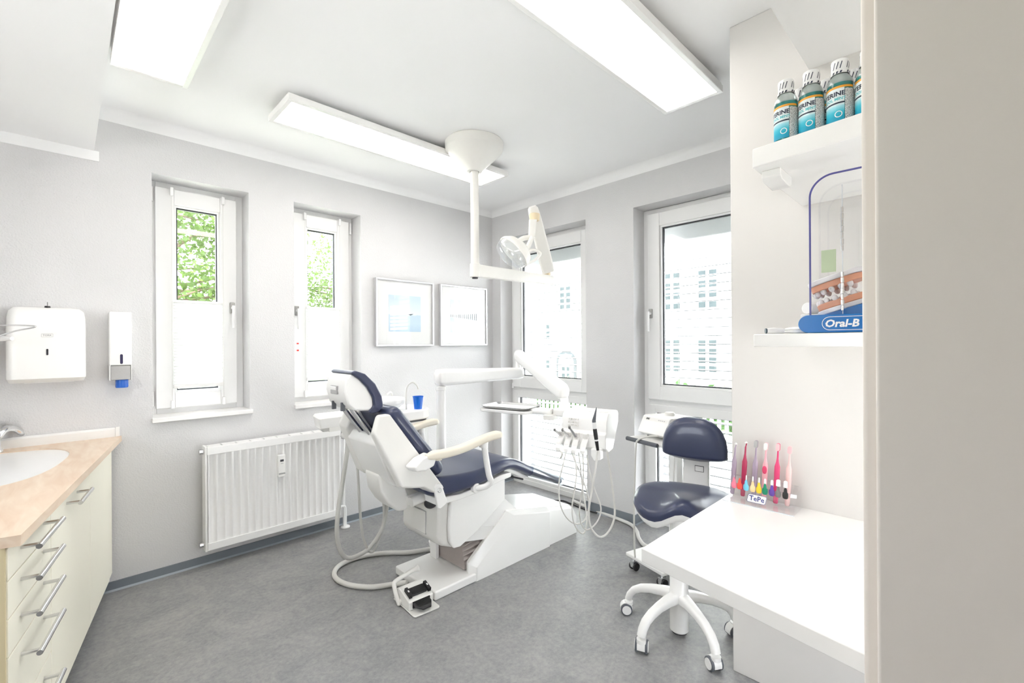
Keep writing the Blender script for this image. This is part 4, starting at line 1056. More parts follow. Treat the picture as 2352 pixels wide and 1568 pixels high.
MB().cyl(tuple(q1), tuple(q1.lerp(q2, .12)), .0118, n=14).build('grip_ring', 'print_white', sy, smooth=40)
MB().cyl(tuple(q2), tuple(q3.lerp(q2, .2)), .0112, n=14).build('collar', 'print_white', sy, smooth=40)
MB().tube([q3.lerp(q2, .2), q3, q3.lerp(q4, .45), q4], [.0105, .010, .006, .0018], 14).build('nozzle', 'grey_rubber', sy, smooth=60)
MB().tube(smoothpts([q0, (2.05, 1.45, 0.699), (2.034, 1.465, 0.569), (2.024, 1.475, 0.489), (2.023, 1.476, 0.423), (2.042, 1.472, 0.365), (2.077, 1.451, 0.32), (2.113, 1.43, 0.325), (2.145, 1.412, 0.368), (2.166, 1.406, 0.427), (2.172, 1.414, 0.505), (2.172, 1.428, 0.602), (2.169, 1.445, 0.711), (2.17, 1.457, 0.767)], 7), .0058, 10).build('hose', 'hose_white', sy, smooth=80)

# ================================================================ foot control with its hose
FP = [(1.25, 1.978), (1.379, 1.97), (1.481, 2.249), (1.264, 2.253)]
fc = thing('foot_control', 'cream foot control with black rubber pedals, in front of the chair base', 'foot control', (1.33, 2.1, 0))
o0 = Vector((*FP[0], 0)); o1 = Vector((*FP[1], 0)); ex = (o1 - o0).normalized(); ey = Vector((-ex.y, ex.x, 0)); FW = .150
FM = frame((1.243, 1.978, 0), Vector((.998, -.06, 0)).normalized(), Vector((.06, .998, 0)).normalized())
MB(FM).prism([(0, .01), (.008, 0), (FW - .01, -.004), (FW, .008), (FW, .23), (0, .23)], 'z', .002, .008).build('base_plate', 'unit_grey', fc, bevel=.002)
hous = [(.062, .008), (.060, .052), (.085, .062), (.135, .078), (.175, .085), (.225, .060), (.235, .008)]
MB(FM).prism(hous, 'x', .002, FW - .004).build('housing', 'unit_grey', fc, bevel=.006, seg=3)
g = MB(FM); 
pM = FM @ Matrix.Translation((FW / 2, .108, .0735)) @ Matrix.Rotation(math.radians(17), 4, 'X')
pd_ = MB(pM).prism(rrect(.092, .052, .006, 3), 'z', -.004, .007).build('upper_pedal', 'rubber', fc, bevel=.002)
for k in range(7): MB(pM).box((-.042, -.022 + k * .0068, .007), (.042, -.0185 + k * .0068, .0088)).build('tread', 'black', pd_)
qM = FM @ Matrix.Translation((FW / 2 - .004, .033, .036)) @ Matrix.Rotation(math.radians(12), 4, 'X')
p2_ = MB(qM).prism([(-.048, .03), (-.048, .0), (-.02, -.034), (.026, -.034), (.046, .0), (.046, .03)], 'z', -.006, .006).build('lower_pedal', 'rubber', fc, bevel=.003)
for k in range(7): MB(qM).box((-.038, -.016 + k * .0064, .006), (.036, -.0128 + k * .0064, .0078)).build('tread', 'black', p2_)
MB(FM).box((.022, .055, .018), (FW - .028, .062, .050)).build('pedal_slot', 'black', fc)
for x in (.010, FW - .030):
    sM = FM @ Matrix.Translation((x + .009, .102, .078)) @ Matrix.Rotation(math.radians(17), 4, 'X')
    sw = MB(sM).box((-.008, -.032, -.006), (.009, .030, .014)).build('side_switch', 'black', fc, bevel=.002)
    MB(sM).box((-.003, -.006, .014), (.004, .006, .0155)).build('switch_mark', 'print_white', sw)
hp_ = smoothpts([(-.008, .150, .012), (-.012, .165, .040), (-.012, .195, .085), (.0, .215, .102), (FW * .45, .232, .108), (FW * .8, .240, .114), (FW + .006, .240, .118)], 5)
MB(FM).tube(hp_, [.011] * (len(hp_) - 4) + [.012, .014, .017, .018], 10).build('carry_handle', 'unit_grey', fc, smooth=60)
MB(FM).cyl((-.012, .155, .02), (.004, .155, .02), .016, n=16).build('handle_pivot', 'unit_grey', fc, smooth=40)
fh = hose('floor_hose', 'thick pale hose curling on the floor from the chair base to the foot control', [(1.368, 2.254, 0.035), (1.325, 2.322, 0.016), (1.213, 2.388, 0.016), (1.132, 2.515, 0.016), (1.124, 2.654, 0.016), (1.2, 2.756, 0.016), (1.336, 2.774, 0.016), (1.471, 2.714, 0.016), (1.599, 2.604, 0.016), (1.723, 2.538, 0.02)], .0145, 'hose_white', ribs=True)

# ================================================================ operating lamp
la = thing('operating_lamp', 'cream ceiling mounted operating lamp on a jointed arm', 'lamp', (1.925, 2.309, ZC))
LX, LY = 1.925, 2.309
MB().lathe([(.0, .0), (.188, 0), (.192, -.006), (.190, -.045), (.184, -.058), (.056, -.180), (.050, -.190), (.030, -.192)], (LX, LY, ZC), 48).build('ceiling_cone', 'lamp_white', la, smooth=30)
MB().cyl((LX, LY, ZC - .19), (LX, LY, 1.83), .0275, n=28).build('pole', 'lamp_white', la, smooth=40)
MB().cyl((LX, LY, 1.815), (LX, LY, 1.905), .034, n=28).build('pole_socket', 'lamp_white', la, smooth=40, bevel=.004)
MB().cyl((LX, LY, 1.806), (LX, LY, 1.815), .019, n=20).build('pole_screw', 'black', la, smooth=40)
A0, A1 = Vector((LX, LY, 1.858)), Vector((2.572, 2.246, 1.852)); d = (A1 - A0).normalized(); s_ = d.cross(Vector((0, 0, 1))).normalized()
rings = []
for k, w_, h_ in ((.02, .05, .082), (.15, .05, .080), (.45, .048, .074), (.66, .046, .070), (.70, .046, .070)):
    c = A0 + d * k; rings.append([c + s_ * a + Vector((0, 0, b)) for a, b in rrect(w_, h_, .006, 3)])
MB().loft(rings).build('lower_arm', 'lamp_white', la, smooth=40)
J0 = Vector((2.577, 2.249, 1.891)); J1 = Vector((2.355, 2.173, 2.285))
MB().cyl(tuple(J0 - Vector((0, 0, .05))), tuple(J0 + Vector((0, 0, .035))), .025, n=20).build('elbow_joint', 'aged_plastic', la, smooth=40)
d = (J1 - J0).normalized(); s_ = d.cross(_fw).normalized(); f_ = s_.cross(d); rings = []
for k, w_, h_ in ((.02, .092, .05), (.10, .098, .055), (.40, .085, .055), (.46, .078, .055), (.50, .070, .05), (.515, .05, .035)):
    c = J0 + d * k + s_ * -.012 * (1 - k / .5); rings.append([c + s_ * a + f_ * b for a, b in rrect(w_, h_, .016, 4)])
ua = MB().loft(rings).build('upper_arm', 'lamp_white', la, smooth=40)
MB().cyl(tuple(J1 + Vector((0, 0, -.005)) - _fw * .03), tuple(J1 + Vector((0, 0, -.055)) - _fw * .03), .038, .034, n=24).build('shoulder_cap', 'aged_plastic', la, smooth=40, bevel=.006)
def dp(x, y, d_): return x
Y0 = Vector((2.304, 2.139, 2.229)); Y1 = Vector((2.282, 2.132, 2.105))
rings = []
for k, w_ in ((0, .055), (.3, .052), (.8, .048), (1, .046)):
    c = Y0.lerp(Y1, k); rings.append([c + _rt * a + _fw * b for a, b in rrect(w_, .035, .012, 4)])
MB().loft(rings).build('hanger', 'lamp_white', la, smooth=40)
for pts, w_ in (([Y1, Vector((2.223, 2.162, 2.091)), Vector((2.162, 2.193, 2.034)), Vector((2.137, 2.218, 1.993))], .03), ([Y1, Vector((2.228, 2.101, 2.047)), Vector((2.176, 2.096, 1.98))], .03)):
    MB().tube(smoothpts(pts, 6), .017, 12).build('yoke', 'lamp_white', la, smooth=60)
# lamp head: bowl housing facing down left, glass reflector, grip loop
hc = Vector((2.152, 2.162, 1.996)); ax = (-_rt * .80 - Vector((0, 0, .62)) - _fw * .35).normalized()
ux_ = ax.orthogonal().normalized(); ex_ = (_rt - ax * _rt.dot(ax)).normalized(); ey_ = ax.cross(ex_)
HM = frame(hc, ex_, ey_, ax)
MB(HM).loft([[(.135 * k * math.cos(2 * PI * i / 28), .095 * k * math.sin(2 * PI * i / 28), z) for i in range(28)] for k, z in ((.05, -.075), (.5, -.066), (.82, -.042), (1, -.004), (1.0, .018), (.95, .02))]).build('lamp_housing', 'lamp_white', la, smooth=50)
MB(HM).loft([[(.127 * k * math.cos(2 * PI * i / 28), .089 * k * math.sin(2 * PI * i / 28), z) for i in range(28)] for k, z in ((1, .015), (.98, .045), (.85, .072), (.5, .09), (.05, .094))]).build('reflector_glass', 'lens', la, smooth=60)
MB(HM).loft([[(.12 * k * math.cos(2 * PI * i / 28), .083 * k * math.sin(2 * PI * i / 28), z) for i in range(28)] for k, z in ((1, .012), (.8, -.01), (.4, -.022), (.05, -.025))]).build('reflector', 'shade_white', la, smooth=60)
MB().cyl(tuple(Vector((2.15, 2.079, 1.98))), tuple(Vector((2.223, 2.134, 1.992))), .026, n=20).build('yoke_pivot', 'lamp_white', la, smooth=40, bevel=.004)
gp = [(2.157, 2.086, 1.948), (2.218, 2.069, 2.0), (2.272, 2.044, 1.983), (2.25, 2.051, 1.949), (2.218, 2.069, 1.921), (2.159, 2.085, 1.902)]
MB().tube(smoothpts(gp, 4, True), .009, 10, closed=True).build('grip_loop', 'lamp_white', la, smooth=60)

# ================================================================ saddle stool
SX, SY = 2.069, .991
so = thing('saddle_stool', 'navy saddle seat stool on a white five star castor base, by the desk', 'stool', (SX, SY, 0))
MB().lathe([(0, .018), (.036, .018), (.043, .025), (.043, .150), (.046, .155), (.046, .20), (.042, .205), (.042, .47), (.03, .48), (.03, .56)], (SX, SY, 0), 32).build('column', 'unit_white', so, smooth=40)
MB().lathe([(0, .012), (.034, .012), (.034, .019)], (SX, SY, 0), 24).build('column_foot', 'rubber', so, smooth=40)
for k in range(5):
    a = math.radians(95.5 + 72 * k); e = Vector((math.cos(a), math.sin(a), 0)); tn = Vector((-e.y, e.x, 0)); c0 = Vector((SX, SY, 0))
    rings = []
    for r_, z, w_, h_ in ((.030, .180, .060, .050), (.08, .178, .050, .044), (.14, .168, .044, .040), (.19, .152, .042, .038), (.225, .132, .042, .036), (.247, .105, .042, .034), (.257, .078, .040, .034)):
        tilt = max(0, min(1, (r_ - .17) / .085)); d1 = (e * math.sin(tilt * 1.35) + Vector((0, 0, math.cos(tilt * 1.35))))
        rings.append([c0 + e * r_ + Vector((0, 0, z)) + tn * p + d1 * q for p, q in rrect(w_, h_, .016, 4)])
    lg_ = MB().loft(rings).build('leg', 'unit_white', so, smooth=60)
    cc = c0 + e * .257
    th = [2.2, .4, 1.0, 2.6, .2][k]; we = Vector((math.cos(th), math.sin(th), 0)); wn = Vector((-we.y, we.x, 0)); wc = cc + we * .012 + Vector((0, 0, .029))
    cs = MB(); cs.cyl(tuple(cc + Vector((0, 0, .05))), tuple(cc + Vector((0, 0, .066))), .021, n=16)
    hood = [wc + we * (.031 * math.cos(t)) + Vector((0, 0, .033 * math.sin(t))) for t in [PI * (k2 / 10) * 1.15 - .25 for k2 in range(11)]]
    cs.loft([[p + wn * .017 for p in hood], [p - wn * .017 for p in hood]])
    cs_ = cs.build('castor', 'unit_white', lg_, smooth=50)
    for s_ in (-1, 1):
        MB().cyl(tuple(wc + wn * (.014 * s_)), tuple(wc + wn * (.027 * s_)), .029, n=24).build('wheel', 'grey_rubber', lg_, smooth=40, bevel=.003)
        MB().cyl(tuple(wc + wn * (.027 * s_)), tuple(wc + wn * (.0295 * s_)), .022, n=24).build('wheel_disc', 'unit_white', lg_, smooth=40)
Fd = Vector((-.93, -.37, 0)).normalized(); Sd = Vector((-Fd.y, Fd.x, 0)) * -1     # forward (to the camera), left in the picture
Sd = Vector((-.37, .93, 0)).normalized()
def sat_h(f, s):
    back = max(0, (-f - .02) / .16); front = max(0, min(1, (f + .06) / .20))
    a_ = abs(s); wv = .5 - .5 * math.cos(2 * PI * min(a_, .135) / .27); wv -= .30 * max(0, (a_ - .135) / .10) ** 2
    return .632 + .030 * back ** 1.6 + .026 * front * (1 - wv) - .030 * front * wv + .012 * (a_ / .22) ** 2 * (1 - front)
def seat_pt(rho, th, top, shrink=1.0):
    cf, cs = math.cos(th), math.sin(th)
    e_ = 2.6; k = (abs(cf) ** e_ + abs(cs) ** e_) ** (-1 / e_)
    f = .180 * k * cf * rho * shrink; s = .235 * k * cs * rho * shrink
    z = sat_h(f, s)
    if top: z -= .022 * rho ** 7
    else: z -= .062 - .020 * (1 - rho ** 4)
    p = Vector((SX + .088, SY + .012, 0)) + Fd * f + Sd * s; return (p.x, p.y, z)
nt_, nr_ = 48, 14; rings = []
for j in range(1, nr_ + 1): rings.append([seat_pt(j / nr_, 2 * PI * i / nt_, True) for i in range(nt_)])
rings.append([tuple(Vector(seat_pt(1, 2 * PI * i / nt_, True, 1.02)) - Vector((0, 0, .022))) for i in range(nt_)])
rings.append([seat_pt(1, 2 * PI * i / nt_, False, .985) for i in range(nt_)])
for j in range(nr_ - 1, 0, -2): rings.append([seat_pt(j / nr_, 2 * PI * i / nt_, False) for i in range(nt_)])
MB().loft(rings).build('seat', 'navy', so, smooth=70)
rings = []
for j, dz in ((1.0, .060), (.99, .075), (.93, .095), (.6, .10), (.15, .10)):
    rings.append([tuple(Vector(seat_pt(j, 2 * PI * i / nt_, True, .97)) - Vector((0, 0, dz - .02 * j ** 7 - .0))) for i in range(nt_)])
MB().loft(rings).build('seat_shell', 'unit_white', so, smooth=60)
# back rest: half moon cushion on a broad post
Bd = Vector((-.985, -.17, 0)).normalized(); Bs = Vector((-.17, .985, 0)).normalized(); bc_ = Vector((SX + .245, SY + .030, .790))
def back_pt(rho, th, side):
    x = math.cos(th); y = math.sin(th); e_ = 2.5
    k = (abs(x) ** e_ + abs(y) ** e_) ** (-1 / e_)
    s = .150 * k * x * rho; zz = (.172 if y > 0 else .030) * k * y * rho
    dome = max(0, 1 - rho ** 4) * (.020 if side > 0 else .012)
    f = (.022 + dome) * side - .9 * s * s * -1.0 * .6
    return tuple(bc_ + Bs * s + Vector((0, 0, zz + .02)) + Bd * f)
rings = []
for j in range(1, 9): rings.append([back_pt(j / 8, 2 * PI * i / 40, 1) for i in range(40)])
mid = [Vector(back_pt(1.0, 2 * PI * i / 40, 1)).lerp(Vector(back_pt(1.0, 2 * PI * i / 40, -1)), .5) for i in range(40)]
ctr = bc_ + Vector((0, 0, .08)); rings.append([p + (p - ctr).normalized() * .012 for p in mid])
for j in range(8, 0, -1): rings.append([back_pt(j / 8, 2 * PI * i / 40, -1) for i in range(40)])
MB().loft(rings).build('backrest', 'navy', so, smooth=70)
PMt = frame((bc_.x + .034, bc_.y + .006, 0), Bs, -Bd)
rings = []
for z, y, w_, h_ in ((.88, .0, .115, .03), (.80, .004, .125, .036), (.70, .0, .130, .04), (.60, -.012, .130, .04), (.545, -.03, .12, .04), (.515, -.08, .10, .035), (.505, -.17, .08, .03)):
    rings.append([(a, y + b, z) if z > .56 else (a, y + b * .6, z + b * .5) for a, b in rrect(w_, h_, .008, 3)])
MB(PMt).loft(rings).build('back_post', 'unit_white', so, bevel=.002)
MB(PMt).box((-.022 - .02, -.0225, .712), (.022 - .02, -.0195, .742)).build('post_label', 'print_black', so)
MB(PMt).box((-.020 - .02, -.0232, .714), (.020 - .02, -.0222, .740)).build('post_label_plate', 'unit_white', so)

# ================================================================ device trolley behind the stool
E1 = Vector((-.275, -.961, 0)).normalized(); E2 = Vector((.961, -.275, 0)).normalized()
QM = frame((2.461, 1.461, 0), E1, E2)
tl_ = thing('device_trolley', 'white wheeled trolley with a grey grab bar, behind the stool', 'trolley', (2.55, 1.32, 0))
for x in (0.0, .222):
    for y in (0.0, .30):
        g = MB(QM); g.cyl((x, y, .075), (x, y, .05), .008, n=10); g.box((x - .014, y - .022, .02), (x + .014, y + .018, .058)); c = g.build('castor', 'chrome', tl_, bevel=.003)
        for s_ in (-.016, .016): MB(QM).cyl((x + s_ - .005, y, .024), (x + s_ + .005, y, .024), .024, n=18).build('wheel', 'rubber', c, smooth=40)
MB(QM).prism([(-.04, -.035), (.262, -.035), (.262, .33), (-.04, .33)], 'z', .078, .102).build('base', 'unit_white', tl_, bevel=.008, seg=3)
MB(QM).box((.085, .20, .10), (.155, .25, .79)).build('column', 'unit_white', tl_, bevel=.006)
MB(QM).prism(rrect(.29, .36, .02, 4), 'z', .788, .806, Matrix(QM) @ Matrix.Translation((.115, .16, 0))).build('top_shelf', 'unit_white', tl_, bevel=.003)
MB(QM).cyl((-.02, -.035, .800), (.225, -.035, .800), .0125, n=18).build('grab_bar', 'grey_rubber', tl_, smooth=40, bevel=.003)
dv = thing('polishing_device', 'small white powder polishing device with sloped front on the trolley top', 'device', tuple(QM @ Vector((.12, .2, .806))))
dprof = [(.035, .840), (.085, .932), (.10, .938), (.31, .930), (.32, .915), (.31, .840), (.28, .818), (.08, .818)]
MB(QM).prism(dprof, 'x', -.005, .205).build('housing', 'unit_white', dv, bevel=.006, seg=3)
for x, y in ((.03, .1), (.17, .1), (.03, .27), (.17, .27)): MB(QM).cyl((x, y, .806), (x, y, .819), .012, n=12).build('foot', 'rubber', dv)
sM = QM @ frame((0, .0793, .9195), (1, 0, 0), Vector((0, .478, .878)).normalized(), Vector((0, -.878, .478)).normalized())
st_ = MB(sM).box((.005, -.012, 0), (.195, .008, .0012)).build('front_strip', 'unit_grey', dv)
vs, fs = TX['brand_device']; MB(sM @ Matrix.Translation((.042, -.002, .0016))).add(vs, fs).build('lettering', 'print_black', st_)
for k in range(4): MB(sM).box((.125 + .014 * k, -.004, .0012), (.134 + .014 * k, .000, .0018)).build('print_mark', 'print_grey', st_)
MB(QM).lathe([(0, .955), (.024, .955), (.030, .948), (.030, .932)], (.10, .20, 0), 20).build('powder_cap', 'hose_white', dv, smooth=40)
cb = hose('power_cord', 'thin white cord hanging from the device in front of the trolley', [tuple(QM @ Vector(p)) for p in ((.155, .04, .835), (.125, -.0, .832), (.095, -.052, .812), (.085, -.062, .77), (.075, -.062, .60), (.065, -.060, .40), (.060, -.055, .20), (.055, -.045, .108))], .0055, 'hose_white', cat='cord')
cb2 = hose('power_cord', 'second thin white cord hanging behind the stool back from the trolley shelf', [tuple(QM @ Vector(p)) for p in ((.275, .06, .83), (.285, .04, .79), (.280, .03, .60), (.270, .02, .40), (.275, .0, .2), (.285, .0, .01))], .0045, 'hose_white', cat='cord')
cb3 = hose('supply_hose', 'white supply hose lying on the floor along the right wall skirting', [(3.131, 2.443, 0.014), (3.091, 2.289, 0.014), (3.06, 2.034, 0.014), (3.031, 1.841, 0.014), (2.956, 1.735, 0.014), (2.85, 1.653, 0.014), (2.775, 1.555, 0.014), (2.819, 1.437, 0.014)], .013, 'hose_white', cat='hose')
bk = hose('black_cable', 'thin black cable on the floor behind the chair base', [(3.03, 2.593, 0.006), (3.088, 2.519, 0.006), (3.073, 2.412, 0.006), (3.049, 2.236, 0.006), (3.056, 2.147, 0.006)], .006, 'black', cat='cable')

# ================================================================ desk and shelves on the partition
dk = thing('wall_desk', 'white wall mounted desk top with slanted front edge, at the lower right', 'desk', (1.6, .4, .73))
MB().prism([(1.257, .722), (1.996, .722), (1.996, -.25), (1.065, -.25)], 'z', .708, .75).build('desk_top', 'lacquer', dk, bevel=.003)
MB().box((1.93, -.2, .62), (1.996, .70, .708)).build('support_rail', 'lacquer', dk)
def shelf(label, z0, z1, u0, u1, v1):
    t = thing('wall_shelf', label, 'shelf', ((u0 + 1.996) / 2, .2, z0))
    MB().prism([(u0, v1), (1.996, v1), (1.996, -.2), (u1, -.2)], 'z', z0, z1).build('board', 'lacquer', t, bevel=.003)
    return t
s1 = shelf('thick white upper shelf holding the mouthwash bottles', 1.893, 1.95, 1.452, 1.365, .462)
MB().prism([(1.50, 1.893), (1.50, 1.872), (1.515, 1.862), (1.60, 1.857), (1.615, 1.866), (1.615, 1.893)], 'y', .40, .452).build('shelf_cleat', 'lacquer', s1, bevel=.003)
s2 = shelf('white lower shelf holding the blue based display case', 1.365, 1.4025, 1.452, 1.365, .462)

# mouthwash bottles: clear teal bottle, white striped cap, wrap label
mat('mint_liquid', (.05, .38, .36), .12, noise=.05); MATS['mint_liquid'].node_tree.nodes['Principled BSDF'].inputs['Transmission Weight'].default_value = .55
mat('label_white', (.80, .88, .89), .4); mat('label_orange', (.85, .40, .04), .4); mat('label_teal', (.10, .55, .60), .4); mat('label_ink', (.02, .03, .06), .5); mat('clear_plastic', (.66, .74, .72), .1)
MATS['clear_plastic'].node_tree.nodes['Principled BSDF'].inputs['Transmission Weight'].default_value = .6
def fine_print():
    m = mat('fine_print', (.72, .73, .72), .6); nt = m.node_tree; b = nt.nodes['Principled BSDF']
    tc = nt.nodes.new('ShaderNodeTexCoord'); mp = nt.nodes.new('ShaderNodeMapping'); mp.inputs['Scale'].default_value = (260, 260, 900)
    n1 = nt.nodes.new('ShaderNodeTexNoise'); n1.inputs['Scale'].default_value = 1; n1.inputs['Detail'].default_value = 1
    nt.links.new(tc.outputs['Object'], mp.inputs[0]); nt.links.new(mp.outputs[0], n1.inputs['Vector'])
    r = nt.nodes.new('ShaderNodeValToRGB'); e = r.color_ramp.elements; e[0].position = .42; e[0].color = (.30, .31, .31, 1); e[1].position = .56; e[1].color = (.78, .79, .78, 1)
    nt.links.new(n1.outputs['Fac'], r.inputs[0]); nt.links.new(r.outputs[0], b.inputs['Base Color'])
fine_print()
BR = .0305
def patch(a0, a1, z0, z1, dr=.0004, slope=0.):
    n = max(3, int(abs(a1 - a0) / .15)); r = BR + dr
    return MB().grid(lambda u, v: (r * math.cos(a0 + (a1 - a0) * u), r * math.sin(a0 + (a1 - a0) * u), z0 + (z1 - z0) * v + slope * (a0 + (a1 - a0) * u)), n, 1)
def wraptext(key, ac, z, dr=.0009):
    vs, fs = TX[key]; r = BR + dr
    return MB().add([(r * math.cos(ac + x / BR), r * math.sin(ac + x / BR), z + y) for x, y, _ in vs], fs)
def bottle(loc, rot, label):
    """angle 0 of the label looks along local +x"""
    t = local('mouthwash_bottle', label, 'bottle', loc, rot, 'mouthwash bottles on the upper shelf')
    MB().lathe([(0, 0), (.027, 0), (.030, .004), (.0300, .116), (.0295, .121), (0, .121)], (0, 0, 0), 32).build('liquid', 'mint_liquid', t, smooth=50)
    MB().lathe([(.0300, .119), (.0290, .128), (.0245, .139), (.0190, .146), (.0175, .150), (.0175, .154), (0, .154)], (0, 0, 0), 32).build('shoulder', 'clear_plastic', t, smooth=60)
    cp = MB().lathe([(.0215, .147), (.0218, .152), (.0200, .154), (.0205, .182), (.0195, .1865), (.017, .188), (0, .188)], (0, 0, 0), 32).build('cap', 'print_white', t, smooth=40)
    st2 = MB()
    for k in range(16):
        a = 2 * PI * k / 16
        if k % 4 == 3: continue
        st2.add([(.0209 * math.cos(a + b), .0209 * math.sin(a + b), z) for b, z in ((0, .160), (.10, .160), (.34, .178), (.24, .178))], [(0, 1, 2, 3)])
        st2.add([(.0222 * math.cos(a + b), .0222 * math.sin(a + b), z) for b, z in ((0, .1475), (.2, .1475), (.3, .153), (.1, .153))], [(0, 1, 2, 3)])
    st2.build('cap_stripes', 'label_ink', cp)
    lb = patch(-1.15, 1.15, .022, .108).build('label', 'label_white', t, smooth=60)
    patch(-1.15, 1.9, .103, .109, .0007).build('label_band', 'label_orange', lb, smooth=60)
    patch(-1.15, 1.15, .014, .062, .0007).build('label_field', 'mint_print', lb, smooth=60)
    patch(-1.15, 1.15, .062, .066, .0009).build('label_rule', 'label_ink', lb, smooth=60)
    wraptext('brand_rinse', .0, .088).build('lettering', 'label_ink', lb)
    wraptext('mint', .3, .0745).build('lettering', 'label_teal', lb)
    rg = MB(); r2 = BR + .0012
    for k in range(24):
        q = []
        for rr_, kk in ((.0085, k), (.0085, k + 1), (.0065, k + 1), (.0065, k)):
            x = rr_ * math.cos(2 * PI * kk / 24); y = rr_ * math.sin(2 * PI * kk / 24); q.append((r2 * math.cos(.72 + x / BR), r2 * math.sin(.72 + x / BR), .034 + y))
        rg.add(q, [(0, 1, 2, 3)])
    rg.build('label_emblem', 'print_white', lb)
    ip = patch(1.18, 2.45, .014, .100, .0008).build('info_panel', 'fine_print', t, smooth=60)
    return t
ang = 3.55 - 1.08      # label centre turned to the left of the viewer
front = [(1.502, .386), (1.502, .323), (1.500, .256), (1.498, .192)]
b0 = bottle((front[0][0], front[0][1], 1.95), ang, 'teal mouthwash bottle with white cap at the left end of the front row')
for (u, v), lb_ in zip(front[1:], ('teal mouthwash bottle second from the left in the front row', 'teal mouthwash bottle third from the left, the largest fully shown', 'teal mouthwash bottle cut off by the door jamb')):
    dup(b0, (u, v, 1.95), ang, lb_)
for (u, v), lb_ in zip([(1.585, .366), (1.585, .303), (1.585, .238)], ('mouthwash bottle in the back row, behind the two leftmost', 'mouthwash bottle in the back row, showing between second and third', 'mouthwash bottle in the back row, next to the door jamb')):
    dup(b0, (u, v, 1.95), ang + .5, lb_)

# display case on the lower shelf
DU = 1.485; ZS = 1.4025
dc = thing('display_case', 'clear acrylic display case with a blue logo base on the lower shelf', 'display', (DU + .07, .25, ZS))
poly = []
zc_, rz_ = ZS + .0265, .0245
for k in range(13):
    t = PI / 2 + PI * k / 12; poly.append((.330 - rz_ * math.cos(t) * 1.0 , zc_ + rz_ * math.sin(t)))
poly = [(y, z) for y, z in poly] + [(-.02, ZS + .002), (-.02, ZS + .051)]
bs = MB().prism(poly, 'x', DU, DU + .14).build('base', 'display_blue', dc, bevel=.002)
lM = frame((DU - .0006, .2535, zc_), (0, -1, 0), (0, 0, 1), (-1, 0, 0))
vs, fs = TX['brand_paste']; MB(lM @ Matrix.Translation((.0, -.001, 0))).add(vs, fs).build('lettering', 'print_white', bs)
o_ = rrect(.112, .037, .0184, 8); i_ = rrect(.109, .034, .0169, 8); n_ = len(o_)
MB(lM @ Matrix.Translation((.012, 0, 0))).add([(*p, 0) for p in o_] + [(*p, 0) for p in i_], [(k, (k + 1) % n_, n_ + (k + 1) % n_, n_ + k) for k in range(n_)]).build('logo_outline', 'print_white', bs)
# front sheet with rounded corner: clear plate and its coloured cut edge
zt = ZS + .436; y0_, y1_, rc = .327, -.02, .055
edge = [(y0_, ZS + .05), (y0_, zt - rc)] + [(y0_ - rc + rc * math.cos(PI / 2 * k / 10), zt - rc + rc * math.sin(PI / 2 * k / 10)) for k in range(1, 11)] + [(y1_, zt - .004)]
for u, nm in ((DU + .012, 'front_sheet'), (DU + .125, 'rear_sheet')):
    MB().add([(u, y, z) for y, z in edge + [(y1_, ZS + .05)]], [tuple(range(len(edge) + 1))]).build(nm, 'acrylic', dc)
    g = MB()
    for k in range(len(edge) - 1):
        (ya, za), (yb_, zb_) = edge[k], edge[k + 1]; ln = math.hypot(yb_ - ya, zb_ - za); ny, nz = -(zb_ - za) / ln * .0022, (yb_ - ya) / ln * .0022
        g.add([(u - .0015, ya + ny, za + nz), (u - .0015, yb_ + ny, zb_ + nz), (u - .0015, yb_ - ny, zb_ - nz), (u - .0015, ya - ny, za - nz), (u + .0015, ya + ny, za + nz), (u + .0015, yb_ + ny, zb_ + nz), (u + .0015, yb_ - ny, zb_ - nz), (u + .0015, ya - ny, za - nz)], [(0, 1, 2, 3), (4, 5, 6, 7), (0, 1, 5, 4), (2, 3, 7, 6)])
    g.build('sheet_edge', 'acrylic_edge' if nm[0] == 'f' else 'acrylic', dc)
for z0, z1 in ((ZS + .22, ZS + .34), (ZS + .06, ZS + .165)):
    h_ = MB()
    for k in range(7): h_.cyl((DU + .008, .252, z0 + (z1 - z0) * k / 7 + .001), (DU + .008, .252, z0 + (z1 - z0) * (k + 1) / 7 - .001), .0042 if k % 2 else .0034, n=10)
    h_.build('hinge', 'chrome', dc, smooth=40)
MB().box((DU + .010, .2512, ZS + .05), (DU + .013, .2528, ZS + .40)).build('hinge_seam', 'acrylic_light', dc)
MB().box((DU + .03, .27, ZS + .17), (DU + .032, .304, ZS + .232)).build('leaflet', 'leaflet_green', dc)
# jaw model standing in the case
jm = thing('jaw_model', 'plastic jaw model with gums and braces on a blue wedge inside the display', 'model', (DU + .07, .24, ZS + .05))
jM = frame((DU + .07, .278, ZS + .070), Vector((0, -.955, .295)).normalized(), Vector((-1, 0, 0)), Vector((0, .295, .955)).normalized())
def arch(r0, r1, z0, z1, n=20):
    g = MB(); rings = []
    for k in range(n + 1):
        t = PI * (.5 + k / n); c, s_ = math.cos(t), math.sin(t)
        rings.append([(c * r0 * 1.25, s_ * r0, z0), (c * r1 * 1.25, s_ * r1, z0), (c * r1 * 1.25, s_ * r1, z1), (c * r0 * 1.25, s_ * r0, z1)])
    for r_ in (rings[0], rings[-1]): pass
    g.loft([[(p[0] + .04, p[1], p[2]) for p in r_] for r_ in rings]); return g
MB(jM).box((-.03, -.05, -.060), (.085, .05, -.012)).build('wedge', 'display_blue', jm, bevel=.002)
